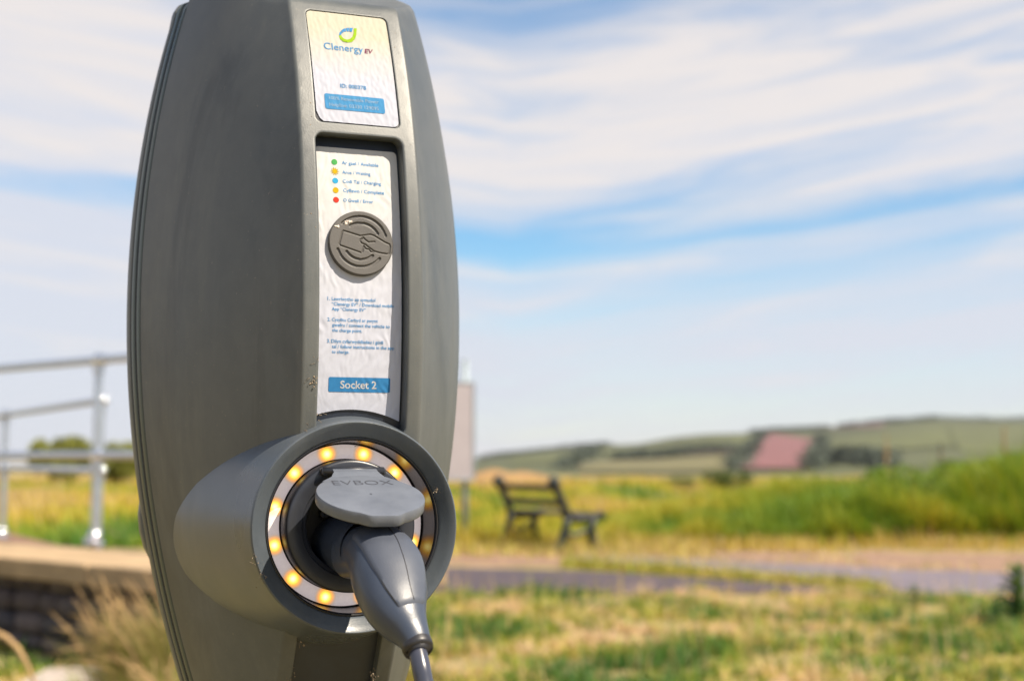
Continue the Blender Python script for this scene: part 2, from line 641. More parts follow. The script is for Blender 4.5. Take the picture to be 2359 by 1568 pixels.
strip_sheet("gravel_verge", [(-3.0, 14.6, 0), (0.6, 14.3, 0), (2.4, 13.6, 0), (5.5, 12.6, 0), (12, 11.0, 0)],
            [(-3.0, 15.2, 0), (0.6, 16.9, 0), (2.6, 16.7, 0), (5.5, 16.2, 0), (12, 15.0, 0)], 0.004, M["gravel"], 0.5)
strip_sheet("concrete_path", [(0.5, 15.2, 0), (1.3, 14.0, 0), (2.35, 12.6, 0), (3.3, 11.4, 0), (5.0, 10.8, 0), (12, 9.5, 0)],
            [(0.9, 16.3, 0), (1.7, 15.5, 0), (2.6, 14.7, 0), (4.0, 13.7, 0), (5.5, 13.2, 0), (12, 12.4, 0)], 0.008, M["concrete"], 0.12)
strip_sheet("asphalt_road", [(-9, 13.5, 0), (-3, 12.0, 0), (-0.4, 11.45, 0), (1.0, 11.3, 0), (2.2, 11.3, 0), (3.0, 11.2, 0)],
            [(-9, 17.0, 0), (-3, 14.9, 0), (-0.4, 14.0, 0), (0.8, 13.5, 0), (1.8, 12.75, 0), (3.0, 11.4, 0)], 0.012, M["asphalt"], 0.1)

# ------------------------------------------------------------------ far hill with its fields
SKY_PX = [(700, 1064), (1000, 1062), (1097, 1057), (1150, 1048), (1283, 1036), (1336, 1027), (1469, 1022), (1549, 1007), (1629, 999), (1724, 997),
          (1800, 993), (1900, 988), (2040, 971), (2152, 964), (2358, 968), (2600, 962), (2900, 975), (3400, 1010)]
D0, D1 = 480.0, 1350.0


def sky_y(px):
    return float(np.interp(px, [p[0] for p in SKY_PX], [p[1] for p in SKY_PX]))


def hill_at(px, t, lift=0.0):
    """t = 0 at the hill's foot, 1 on its skyline"""
    d = D0 + (D1 - D0) * t
    top = at(px, sky_y(px), D1)
    az_ = (px - 1179) / FPX
    z = -4.0 + (top.z + 4.0) * (t ** 1.1)
    p = Vector((az_ * d, d, z))
    z += 3.0 * noise.noise(Vector((p.x * 0.006, p.y * 0.006, 0))) * min(1, t * 4) * (1 - t)
    return Vector((p.x, p.y, z + lift))


def hill_t(px, py):
    """where up the slope a sight line lands"""
    lo, hi = 0.0, 1.0
    for _ in range(30):
        mid = (lo + hi) / 2
        p = hill_at(px, mid)
        yy = 1060 - (p.z - EYE) / p.y * FPX
        if yy > py:
            lo = mid
        else:
            hi = mid
    return lo


hb = MB()
hx = np.linspace(700, 3400, 110)
ht = list(np.linspace(0, 1, 26))
for t in ht:
    for px in hx:
        hb.v.append(tuple(hill_at(px, t)))
for px in hx:                                     # the back of the hill
    p = hill_at(px, 1.0)
    hb.v.append((p.x * 1.3, p.y * 1.3, p.z * 0.8 - 2))
for px in hx:
    p = hill_at(px, 1.0)
    hb.v.append((p.x * 1.8, p.y * 1.8, -9))
n = len(hx)
hb.f = [(j * n + i, j * n + i + 1, (j + 1) * n + i + 1, (j + 1) * n + i) for j in range(len(ht) + 1) for i in range(n - 1)]
hb.m = [0] * len(hb.f)
hb.s = [True] * len(hb.f)
hill = tag(hb.build("hill", M["hill"]), kind="structure")


def field(name, quad, mat, lift):
    """quad of sight lines TL, TR, BR, BL laid on the slope"""
    mb = MB()
    N = 12
    for j in range(N + 1):
        for i in range(N + 1):
            a = Vector(quad[0]).lerp(Vector(quad[1]), i / N)
            b = Vector(quad[3]).lerp(Vector(quad[2]), i / N)
            q = a.lerp(b, j / N)
            mb.v.append(tuple(hill_at(q.x, hill_t(q.x, q.y), lift)))
    k = N + 1
    mb.f = [(j * k + i, j * k + i + 1, (j + 1) * k + i + 1, (j + 1) * k + i) for j in range(N) for i in range(N)]
    mb.m = [0] * len(mb.f)
    mb.s = [True] * len(mb.f)
    return mb.build(name, mat, hill)


field("ploughed_field", [(1763, 999), (1886, 1016), (1866, 1082), (1700, 1082)], M["plough"], 0.9)
field("pasture", [(1355, 1036), (1590, 1013), (1700, 1020), (1400, 1050)], M["pasture"], 0.6)
field("pasture", [(1180, 1054), (1330, 1038), (1345, 1056), (1180, 1074)], M["pasture"], 0.6)
field("pasture", [(1560, 1013), (1735, 1003), (1715, 1038), (1610, 1040)], M["pasture"], 1.0)
field("hay_field", [(1330, 1066), (1690, 1050), (1665, 1088), (1330, 1090)], M["hay"], 0.7)
field("pasture", [(1900, 1012), (2170, 986), (2200, 1030), (1890, 1048)], M["pasture"], 0.7)
field("pasture", [(2180, 986), (2420, 980), (2420, 1045), (2210, 1040)], M["pasture"], 0.5)
field("hay_field", [(1885, 1048), (1960, 1042), (2030, 1056), (1885, 1062)], M["hay"], 0.8)
field("stubble_field", [(1790, 992), (1905, 987), (2040, 974), (2030, 986)], M["brown_field"], 0.9)
field("stubble_field", [(1560, 1040), (1680, 1032), (1690, 1044), (1480, 1056)], M["brown_field"], 1.0)


def leafclump_mesh(N, size, tintlo, tinthi, shape):
    """leaf faces spread through a volume; shape(k) gives centres (N,3)"""
    C_ = shape(N)
    d1 = RNG.normal(size=(N, 3))
    d1 /= np.linalg.norm(d1, axis=1)[:, None]
    d2 = np.cross(d1, RNG.normal(size=(N, 3)))
    d2 /= np.linalg.norm(d2, axis=1)[:, None]
    s = size * RNG.uniform(0.6, 1.3, (N, 1))
    V = np.stack([C_ - d1 * s, C_ + d2 * s * 0.55, C_ + d1 * s, C_ - d2 * s * 0.55], 1).reshape(-1, 3)
    F = np.arange(N * 4).reshape(N, 4)
    T = np.repeat(RNG.uniform(tintlo, tinthi, N), 4)
    return V, F, T


hedges = [
    ("dark hedgerow climbing the hill left of the red ploughed field", [(1692, 1082), (1728, 1038), (1760, 998)], 4),
    ("dark hedgerow along the right edge of the red ploughed field", [(1870, 1082), (1882, 1050), (1892, 1012)], 4),
    ("long hedgerow crossing the middle slope left of the red field", [(1420, 1062), (1490, 1058), (1600, 1046), (1690, 1040)], 4),
    ("slanting hedgerow on the low left shoulder of the hill", [(1300, 1080), (1340, 1058), (1375, 1032)], 3.5),
    ("hedgerow along the foot of the hill right of the red field", [(1885, 1072), (1960, 1066), (2050, 1078)], 5),
    ("hedgerow on the hilltop above the red field", [(1730, 998), (1800, 993), (1905, 987)], 3),
    ("dark hedgerow along the hilltop skyline at the far right", [(1930, 986), (2040, 974), (2150, 967), (2370, 970)], 3.4),
    ("thin hedgerow along the skyline over the low left shoulder", [(1110, 1056), (1250, 1041), (1400, 1025)], 3),
]
for lab, pts, hgt_ in hedges:
    P = []
    for a, b in zip(pts[:-1], pts[1:]):
        for s in np.linspace(0, 1, 18):
            q = Vector(a).lerp(Vector(b), s)
            P.append(hill_at(q.x, min(0.995, hill_t(q.x, q.y))))
    P = np.array([tuple(p) for p in P])

    def shp(N):
        i = RNG.integers(0, len(P), N)
        hh = hgt_ * (0.55 + 0.9 * np.abs(np.sin(i * 1.7 + hgt_)))
        return P[i] + np.stack([RNG.normal(0, 2.6, N), RNG.normal(0, 3, N), RNG.uniform(0, 1, N) * hh], 1)
    V, F, T = leafclump_mesh(2000, 1.1, 0, 0.6, shp)
    tag(mesh_np("hedgerow", V, F, M["hedge"], None, T, False), lab, "hedge", "hedgerows on the far hill")

# low sand dune beyond the sign
mb = MB()
c = at(1150, 1105, 62)
for j in range(15):
    for i in range(31):
        u, v = i / 15 - 1, j / 7 - 1
        h = 0.74 * max(0, (1 - u * u)) ** 1.3 * max(0, 1 - v * v) * (0.8 + 0.35 * noise.noise(Vector((u * 3, v * 3, 2))))
        mb.v.append((c.x + u * 3.4, 62 + v * 5, h - 0.02))
mb.f = [(j * 31 + i, j * 31 + i + 1, (j + 1) * 31 + i + 1, (j + 1) * 31 + i) for j in range(14) for i in range(30)]
mb.m = [0] * len(mb.f)
mb.s = [True] * len(mb.f)
tag(mb.build("sand_dune", M["dune"]), kind="structure")

# ------------------------------------------------------------------ shrubs and small trees behind the railing and in the meadow
def shrub(label, base, rx, ry, h, n, group, tl=0.0, th=0.9, mat="leaf"):
    o = thing("shrub", label, "shrub", base, 0, group)
    lobes = [(RNG.normal(0, 0.45) * rx, RNG.normal(0, 0.45) * ry, h * RNG.uniform(0.25, 0.70), RNG.uniform(0.3, 0.5)) for _ in range(14)]

    def shp(N):
        k = RNG.integers(0, len(lobes), N)
        L = np.array(lobes)[k]
        d = RNG.normal(size=(N, 3))
        d /= np.linalg.norm(d, axis=1)[:, None]
        rr = RNG.uniform(0.45, 1.0, (N, 1)) ** 0.6
        p = L[:, :3] + d * rr * np.stack([L[:, 3] * rx * 1.3, L[:, 3] * ry * 1.3, L[:, 3] * h * 0.72], 1)
        p[:, 2] = np.maximum(p[:, 2], 0.02)
        return p
    V, F, T = leafclump_mesh(n, h * 0.045, tl, th, shp)
    mesh_np("crown", V, F, M[mat], o, T, False)
    t_ = MB()
    for _ in range(5):
        l = random.choice(lobes)
        t_.tube([(0, 0, 0), (l[0] * 0.4, l[1] * 0.4, l[2] * 0.5), (l[0], l[1], l[2])], [h * 0.03, h * 0.02, h * 0.006], 6)
    t_.build("trunk", M["bark"], o)
    return o


p = at(142, 1085, 58)
shrub("rounded olive shrub behind the railing, left of the near railing post", (p.x, 58, 0), 0.95, 0.8, 2.25, 6500, "shrubs behind the railing", 0.6, 1.0)
p = at(278, 1085, 58)
shrub("flatter olive shrub behind the railing, beside the charging station", (p.x, 58, 0), 0.90, 0.8, 1.95, 6000, "shrubs behind the railing", 0.65, 1.0)
p = at(1665, 1120, 46)
shrub("small dark shrub in the meadow below the red ploughed field", (p.x, 46, 0), 0.55, 0.6, 0.82, 2600, "dark shrubs in the meadow", 0.0, 0.45)
p = at(1590, 1120, 46)
shrub("lowest dark shrub in the meadow between bench and red field", (p.x, 48, 0), 0.5, 0.5, 0.6, 1800, "dark shrubs in the meadow", 0.1, 0.5)

for px, d_, rx, h_, lab in ((2060, 21.0, 0.55, 0.98, "low leafy green bush in the tall grass bank, left of three"),
                            (2215, 20.6, 0.62, 1.12, "middle leafy green bush in the tall grass bank behind the pale path"),
                            (2350, 20.2, 0.70, 1.26, "tallest leafy green bush in the bank at the right edge")):
    p = at(px, 1100, d_)
    shrub(lab, (p.x, d_, 0), rx, 0.6, h_, 7000, "leafy bushes in the grass bank", 0.3, 0.95, "bush")

# ------------------------------------------------------------------ meadow and tall grass belt (uncountable)
Vs, Fs, Ts = [], [], []
off = 0


def push(V, F, T):
    global off
    Vs.append(V)
    Fs.append(F + off)
    Ts.append(T)
    off += len(V)


# low meadow, 17 m to 75 m
N = 78000
d = 17.2 + 58 * RNG.uniform(0, 1, N) ** 1.7
x = RNG.uniform(-0.75, 0.55, N) * d
keep = ~((x > 0.4) & (d < 17.6))
x, d = x[keep], d[keep]
ns = vnoise(x * 0.5, d * 0.16, 1.0, 2.0)
tint = np.clip(0.50 + ns * 0.9 + RNG.normal(0, 0.12, len(x)), 0, 1)
h = np.clip(0.22 + 0.16 * ns + RNG.normal(0, 0.05, len(x)), 0.08, 0.6) * (1 + (d - 17) * 0.006)
push(*blades(np.stack([x, d, 0 * x], 1), h, 0.012 + d * 0.0009, RNG.uniform(0.1, 0.7, len(x)), RNG.normal(PI, 0.8, len(x)), tint, 2))
# taller green belt behind the path, rising to the right
N = 46000
d = 17.8 + 8 * RNG.uniform(0, 1, N) ** 1.4
x = RNG.uniform(0.05, 0.47, N) * d
env = np.interp(x / d, [0.05, 0.085, 0.13, 0.2, 0.27, 0.33, 0.37, 0.47], [0.12, 0.34, 0.60, 0.78, 0.88, 1.10, 1.42, 1.5])
ns = vnoise(x * 0.9, d * 0.5, 1.0, 5.0)
ns2 = vnoise(x * 0.35, d * 0.3, 1.0, 11.0)
ns3 = vnoise(x * 1.6, d * 0.9, 1.0, 31.0)
h = env * np.clip(0.80 + 0.30 * ns + 0.42 * ns3 + RNG.normal(0, 0.10, N), 0.2, 1.4)
keep = RNG.uniform(0, 1, N) < np.clip(env * 1.3, 0.15, 1)
tint = np.clip(np.interp(x / d, [0.05, 0.2, 0.47], [0.46, 0.28, 0.02]) + ns * 0.32 + ns2 * 0.25 + ns3 * 0.25 + RNG.normal(0, 0.10, N), 0, 1)
front = np.clip((d - 17.8) / 0.9, 0, 1)
h = h * (0.45 + 0.55 * front)
push(*blades(np.stack([x, d, 0 * x], 1)[keep], h[keep], 0.034 + 0 * d[keep], RNG.uniform(0.1, 1.3, N)[keep], RNG.normal(PI, 1.0, N)[keep], tint[keep], 3))
N = 9000
x = RNG.uniform(0.3, 9.5, N)
d = RNG.uniform(16.3, 18.6, N)
ns = vnoise(x * 0.8, d * 0.8, 1.0, 21.0)
keep = ns + 0.35 * RNG.normal(0, 1, N) > np.interp(d, [16.3, 18.4], [0.35, -0.6])
x, d = x[keep], d[keep]
push(*blades(np.stack([x, d, 0 * x], 1), RNG.uniform(0.06, 0.24, len(x)), 0.016 + 0 * x, RNG.uniform(0.2, 1.1, len(x)), RNG.uniform(0, 6.28, len(x)), RNG.uniform(0.62, 1.0, len(x)), 2))
tag(mesh_np("tall_grass", np.concatenate(Vs), np.concatenate(Fs), M["meadow"], None, np.concatenate(Ts)),
    "yellow green meadow of tall grass behind the path and bench", "grass", None, "stuff")

# lawn in front
Vs, Fs, Ts = [], [], []
off = 0
def lawn_edge(x):
    return np.interp(x, [-9, -3, -0.4, 0.6, 2.2, 3.0, 5.0, 12], [13.4, 12.0, 11.5, 11.35, 11.45, 11.3, 10.9, 9.6]) + 0.25 * np.sin(x * 5.1) + 0.15 * np.sin(x * 13)


# a low mat
N = 76000
d = 4.2 + 7.8 * RNG.uniform(0, 1, N) ** 0.75
x = RNG.uniform(-0.70, 0.52, N) * d
keep = d < lawn_edge(x)
x, d = x[keep], d[keep]
ns = vnoise(x, d, 1.1, 1.0)
bare = vnoise(x, d, 1.9, 17.0)
keep = bare + 0.22 * RNG.normal(0, 1, len(x)) < 0.22
x, d, ns, bare = x[keep], d[keep], ns[keep], bare[keep]
n_ = len(x)
tint = np.clip(0.46 + 1.4 * ns + 0.3 * bare + RNG.normal(0, 0.16, n_), 0, 1)
push(*blades(np.stack([x, d, 0 * x], 1), RNG.uniform(0.03, 0.075, n_), RNG.uniform(0.005, 0.010, n_), RNG.uniform(0.9, 2.1, n_), RNG.uniform(0, 2 * PI, n_), tint, 2))
# tufts of uneven size and colour
NT = 7600
d = 4.4 + 7.6 * RNG.uniform(0, 1, NT) ** 0.8
x = RNG.uniform(-0.70, 0.52, NT) * d
keep = d < lawn_edge(x)
x, d = x[keep], d[keep]
ns = vnoise(x, d, 1.1, 1.0)
bare = vnoise(x, d, 1.9, 17.0)
keep = bare < 0.25 + 0.1 * RNG.normal(0, 1, len(x))
x, d, ns = x[keep], d[keep], ns[keep]
nt = len(x)
size = np.clip(RNG.gamma(2.0, 0.026, nt) + 0.035 - 0.02 * ns, 0.03, 0.19)
tt = np.clip(0.40 + 1.1 * ns + RNG.normal(0, 0.36, nt), 0, 1)
per = RNG.integers(14, 38, nt)
k = np.repeat(np.arange(nt), per)
m_ = len(k)
a = RNG.uniform(0, 2 * PI, m_)
rr = size[k] * 0.45 * np.sqrt(RNG.uniform(0, 1, m_))
P = np.stack([x[k] + rr * np.cos(a), d[k] + rr * np.sin(a), np.zeros(m_)], 1)
push(*blades(P, size[k] * RNG.uniform(0.5, 1.25, m_), RNG.uniform(0.005, 0.010, m_), RNG.uniform(0.7, 2.4, m_), a + RNG.normal(0, 0.5, m_), np.clip(tt[k] + RNG.normal(0, 0.10, m_), 0, 1), 3))
# thinner growth round the foot of the station
N = 9000
d = RNG.uniform(0.6, 4.6, N)
x = RNG.uniform(-3.2, 2.6, N)
ns = vnoise(x, d, 1.1, 1.0)
bare = vnoise(x, d, 1.9, 17.0)
keep = bare < 0.25
x, d, ns = x[keep], d[keep], ns[keep]
push(*blades(np.stack([x, d, 0 * x], 1), RNG.uniform(0.03, 0.11, len(x)), 0.007 + 0 * x, RNG.uniform(0.6, 2.0, len(x)), RNG.uniform(0, 2 * PI, len(x)), np.clip(0.45 + ns, 0, 1), 2))
# seed stalks
N = 600
d = 6.5 + 5 * RNG.uniform(0, 1, N)
x = RNG.uniform(-0.1, 0.42, N) * d
push(*blades(np.stack([x, d, 0 * x], 1), RNG.uniform(0.14, 0.34, N), 0.006 + 0 * x, RNG.uniform(0.1, 0.7, N), RNG.uniform(0, 2 * PI, N), RNG.uniform(0.6, 1, N), 3))
# straggling grass on the strip between road and path
N = 3200
s = RNG.uniform(0, 1, N)
x = np.interp(s, [0, 0.5, 1], [0.5, 1.6, 3.0])
d = np.interp(s, [0, 0.5, 1], [14.3, 13.2, 11.6]) + RNG.normal(0, 0.16, N)
push(*blades(np.stack([x, d, 0 * x], 1), RNG.uniform(0.05, 0.16, N), 0.011 + 0 * x, RNG.uniform(0.2, 1.2, N), RNG.uniform(0, 2 * PI, N), RNG.uniform(0.3, 0.8, N), 2))
N = 4000
x = RNG.uniform(-4, 2.2, N)
d = RNG.normal(16.3, 0.5, N) - 0.12 * x
push(*blades(np.stack([x, d, 0 * x], 1), RNG.uniform(0.05, 0.2, N), 0.012 + 0 * x, RNG.uniform(0.2, 1.2, N), RNG.uniform(0, 2 * PI, N), RNG.uniform(0.45, 0.95, N), 2))
N = 2600
x = RNG.uniform(0.8, 9, N)
d = np.interp(x, [0.6, 2.6, 5.5, 9], [15.6, 15.0, 14.4, 13.6]) + RNG.normal(0, 0.7, N)
ns = vnoise(x, d, 1.3, 41.0)
keep = ns > 0.05
x, d = x[keep], d[keep]
push(*blades(np.stack([x, d, 0 * x], 1), RNG.uniform(0.03, 0.16, len(x)), 0.012 + 0 * x, RNG.uniform(0.4, 1.6, len(x)), RNG.uniform(0, 2 * PI, len(x)), RNG.uniform(0.45, 1.0, len(x)), 2))
tag(mesh_np("lawn_grass", np.concatenate(Vs), np.concatenate(Fs), M["lawn"], None, np.concatenate(Ts)),
    "patchy dry grass in front of the road", "grass", None, "stuff")

# ------------------------------------------------------------------ stone wall with coping, left
WA = Vector((-3.62, 9.10, 0))            # axis of the wall, far left
WD = Vector((0.62, -0.785, 0)).normalized()
WN = Vector((-WD.y, WD.x, 0)) * -1        # towards the camera
if WN.y > 0:
    WN = -WN
pf = on_level(0, 1275, 0.52)
pg = on_level(340, 1304, 0.52)
WD = (pg - pf)
WD.z = 0
WD.normalize()
WN = Vector((WD.y, -WD.x, 0))
if WN.y > 0:
    WN = -WN
WTH = 0.55
W0 = pf.copy()
W0.z = 0


def wall_pt(s, depth, z):
    """s along the wall from its front edge, depth behind the face"""
    p = W0 + WD * s - WN * depth
    return (p.x, p.y, z)


S0, S1 = -2.6, 2.35
wall = thing("stone_wall", "dark rubble stone wall with tan coping under the metal railing", "wall", wall_pt(0, WTH / 2, 0))
wl = Vector(wall_pt(0, WTH / 2, 0))
ang = math.atan2(WD.y, WD.x)
wall.rotation_euler = (0, 0, ang)
# local frame of the wall: x along, -y towards the camera
core = MB()
core.box(((S0 + S1) / 2, 0.03, 0.20), (S1 - S0, WTH - 0.10, 0.40), 0)
core.build("mortar_core", M["mortar"], wall)
stone_meshes = []
for v in range(7):
    bm = bmesh.new()
    bmesh.ops.create_cube(bm, size=1)
    bmesh.ops.subdivide_edges(bm, edges=bm.edges[:], cuts=1, use_grid_fill=True)
    for vt in bm.verts:
        q = vt.co.copy()
        ln = max(abs(q.x), abs(q.y), abs(q.z)) / max(q.length, 1e-6)
        vt.co = q * (0.55 + 0.45 * ln) * (1 + 0.18 * noise.noise(q * 2.3 + Vector((v * 3.1, 0, 0))))
    me = bpy.data.meshes.new("stone")
    bm.to_mesh(me)
    bm.free()
    me.polygons.foreach_set("use_smooth", [True] * len(me.polygons))
    me.materials.append(M["stone%d" % (v % 4)])
    stone_meshes.append(me)
z = 0.0
row = 0
while z < 0.39:
    hh = random.uniform(0.085, 0.15)
    if z + hh > 0.38:
        hh = max(0.05, 0.405 - z)
    s = S0 + random.uniform(0, 0.1)
    while s < S1 - 0.05:
        ww = random.uniform(0.11, 0.30)
        if s + ww > S1:
            ww = S1 - s
        o = bpy.data.objects.new("stone", random.choice(stone_meshes))
        col.objects.link(o)
        o.parent = wall
        o.location = (s + ww / 2, -WTH / 2 + 0.055 + random.uniform(-0.015, 0.012), z + hh / 2)
        o.scale = (ww * 1.06, 0.14, hh * 1.08)
        o.rotation_euler = (0, random.uniform(-0.06, 0.06), 0)
        s += ww + 0.012
    z += hh + 0.008
s = S0
CW = 0.78
while s < S1 - 0.1:
    ww = min(random.uniform(0.75, 1.05), S1 - s)
    cm = MB()
    cm.box((s + ww / 2, 0.0, 0.465), (ww - 0.012, CW - 0.0, 0.11), 0, 0.012)
    o = cm.build("coping_stone", M["sandstone"], wall)
    s += ww


def railing(label, p0, d_, posts, zb, ztop, zmid, s0, s1, group):
    """tube handrail: p0 a point on the ground line, d_ its direction"""
    t_ = thing("metal_railing", label, "railing", (p0.x, p0.y, zb), math.atan2(d_.y, d_.x), group)
    h_, mid = ztop - zb, zmid - zb
    for nm, zz_ in (("top_rail", h_), ("middle_rail", mid)):
        r_ = MB()
        r_.tube([(s0, 0, zz_), ((s0 + s1) / 2, 0, zz_), (s1, 0, zz_)], 0.027, 16)
        r_.build(nm, M["steel"], t_, sharp=40)
    for sp_ in posts:
        q = MB()
        q.tube([(sp_, 0, 0.01), (sp_, 0, h_ * 0.5), (sp_, 0, h_ - 0.02)], 0.027, 16)
        po = q.build("post", M["steel"], t_, sharp=40)
        for zz_ in (h_, mid):
            c_ = MB()
            c_.tube([(sp_ - 0.055, 0, zz_), (sp_ - 0.048, 0, zz_), (sp_ + 0.048, 0, zz_), (sp_ + 0.055, 0, zz_)], [0.029, 0.036, 0.036, 0.029], 16)
            c_.tube([(sp_, 0, zz_ - 0.085), (sp_, 0, zz_ - 0.078), (sp_, 0, zz_ - 0.01)], [0.03, 0.036, 0.036], 16)
            c_.sphere((sp_, 0, zz_), 0.047, seg=24, mi=1)  # ball joint, sized and polished to throw a round sun glint
            c_.sphere((sp_ + 0.06, 0, zz_), 0.034, (1.2, 1, 1), seg=20, mi=1)  # extra ball added beside the joint for a second sun glint
            c_.sphere((sp_, -0.037, zz_ - 0.06), 0.010, mi=1)
            c_.build("clamp", [M["steel"], M["bolt"]], po, sharp=40)
        fl = MB()
        fl.tube([(sp_, 0, 0.0), (sp_, 0, 0.010), (sp_, 0, 0.014)], [0.062, 0.062, 0.056], 24)
        fl.tube([(sp_, 0, 0.012), (sp_, 0, 0.07), (sp_, 0, 0.085)], [0.038, 0.036, 0.030], 16)
        for k in range(4):
            a = k * PI / 2 + 0.6
            fl.sphere((sp_ + 0.047 * math.cos(a), 0.047 * math.sin(a), 0.016), 0.011, seg=10, mi=1)
        fl.sphere((sp_, 0, 0.055), 0.046, seg=24, mi=1)  # polished dome added at the foot to catch a sun glint
        fl.sphere((sp_ - 0.035, -0.03, 0.02), 0.026, seg=20, mi=1)  # extra ball added for another glint at the foot
        fl.sphere((sp_ + 0.035, -0.03, 0.018), 0.028, seg=20, mi=1)  # its pair, likewise added only for the glint
        fl.build("base_flange", [M["steel"], M["bolt"]], po, sharp=40)
    return t_


zc = 0.521
pa = on_level(218, 1254, zc)
qa = on_level(0, 845 + 4, 1.60)
qb = on_level(295, 806 + 4, 1.60)
# railing A stands on the coping
rd = WD.copy()
ra = railing("silver tube railing bolted to the tan coping, nearer of two", pa, rd, [-1.9, 0.0, 1.75], zc, pa.z + 1.165, pa.z + 0.562, -4.5, 1.75,
             "galvanised railings beside the wall")
# railing B stands on the lower wall beyond
zb2 = 0.36
pb0 = on_level(5, 1238, zb2)
top_b = at(5, 955, pb0.y).z
e1 = pb0.copy()
k_ = (top_b - EYE)
yy = 912.0
dep = k_ / ((1060 - yy) / FPX)
e2 = at(295, yy, dep)
db = Vector((e2.x - e1.x, e2.y - e1.y, 0)).normalized()
rb = railing("silver tube railing on the low brown wall beyond, farther of two", pb0, db, [-2.2, 0.0, 3.6], zb2, top_b, at(5, 1078, pb0.y).z, -5, 3.6,
             "galvanised railings beside the wall")
fw = thing("low_wall", "low brown stone wall under the farther railing", "wall", (pb0.x, pb0.y, 0), math.atan2(db.y, db.x))
mb = MB()
mb.box((0.2, 0.0, 0.12), (11, 0.36, 0.24), 0, 0.01)
mb.build("wall_body", M["brick_far"], fw)
s = -5.3
while s < 5.6:
    cm = MB()
    cm.box((s + 0.45, 0, 0.299), (0.885, 0.46, 0.115), 0, 0.01)
    cm.build("coping_stone", M["brick_far"], fw)
    s += 0.9

# pale slab in the grass, block beside the road
p = on_level(225, 1562, 0.0)
mb = MB()
mb.box((0, 0, 0.03), (0.44, 0.5, 0.06), 0, 0.008)
o = mb.build("paving_slab", M["slab"])
o.location = (p.x, p.y - 0.27, 0)
o.rotation_euler = (0, 0, 0.05)
tag(o, "pale stone slab lying in the grass under the dry grass clump", "slab")
p = on_level(985, 1347, 0.0)
mb = MB()
mb.box((0, 0, 0.095), (0.30, 0.28, 0.19), 0, 0.02)
mb.box((0, 0, 0.20), (0.34, 0.32, 0.035), 0, 0.008)
o = mb.build("stone_block", M["sandstone"])
o.location = (p.x - 0.0, p.y, 0)
tag(o, "short tan stone block at the road edge beside the charging station", "bollard")


# ------------------------------------------------------------------ clumps of dry ornamental grass, left
def grass_clump(name, label, base, n, hmin, hmax, az_mean, az_sd, lean, tint, spread, width=0.006, heads=0):
    o = thing(name, label, "grass clump", base)
    P = np.stack([RNG.normal(0, spread, n), RNG.normal(0, spread, n), np.zeros(n)], 1)
    az_ = RNG.normal(az_mean, az_sd, n)
    H = RNG.uniform(hmin, hmax, n)
    V, F, T = blades(P, H, np.full(n, width), RNG.uniform(lean[0], lean[1], n), az_, np.clip(RNG.normal(tint, 0.22, n), 0, 1), 7, 1.1)
    mesh_np("blades", V, F, M["straw"], o, T)
    if heads:
        m_ = MB()
        for _ in range(heads):
            a = random.gauss(az_mean, az_sd * 0.8)
            H_ = random.uniform(hmin + 0.4 * (hmax - hmin), hmax * 1.15)
            ln = random.uniform(lean[0], lean[1])
            pts, x_, z_ = [], 0, 0
            bx, by = random.gauss(0, spread), random.gauss(0, spread)
            for i in range(13):
                if i:
                    an = ln * (i / 12) ** 1.2
                    x_ += math.sin(an) * H_ / 12
                    z_ += math.cos(an) * H_ / 12
                pts.append((bx + x_ * math.cos(a), by + x_ * math.sin(a), z_))
            rad = [0.0016] * 7 + [0.0022, 0.0036, 0.0045, 0.0040, 0.003, 0.0012]
            m_.tube(pts, rad, 6)
        hd = m_.build("seed_heads", M["seed"], o)
        hd["kind"] = "stuff"
    return o


M["seed"] = simple("feathery seed heads", (0.40, 0.26, 0.115), 0.8, 0, 0.3, 40)
grass_clump("feather_grass", "feathery dry grass clump arching left before the stone wall", (-1.33, 5.55, 0), 4200, 0.20, 0.58, PI * 0.93, 0.8, (0.35, 2.0), 0.36, 0.085, 0.005, 100)
grass_clump("feather_grass", "shorter green dry grass clump at the foot of the charging station", (-1.12, 5.0, 0), 2600, 0.12, 0.40, PI * 0.9, 1.0, (0.2, 1.5), 0.36, 0.09, 0.0055, 30)
# one arching stem at the left edge
st = thing("arching_stem", "single thick straw stem arching over the grass beside the wall", "grass stem", (-1.72, 5.3, 0))
m_ = MB()
b0 = Vector((-1.72, 5.3, 0))
pts = [Vector((0.02, 0, 0))] + [at(px, py, 5.3) - b0 for px, py in ((78, 1568), (62, 1530), (40, 1492), (15, 1468), (-12, 1455), (-40, 1450), (-70, 1462))]
m_.tube(pts, [0.006, 0.008, 0.010, 0.0115, 0.012, 0.012, 0.010, 0.004], 8)
m_.build("stem", M["seed"], st)
V, F, T = blades(np.stack([RNG.normal(0, 0.05, 60), RNG.normal(0, 0.05, 60), np.zeros(60)], 1), RNG.uniform(0.06, 0.2, 60), np.full(60, 0.006),
                 RNG.uniform(0.2, 1.2, 60), RNG.uniform(0, 6.28, 60), RNG.uniform(0, 0.5, 60), 4)
mesh_np("blades", V, F, M["straw"], st, T)


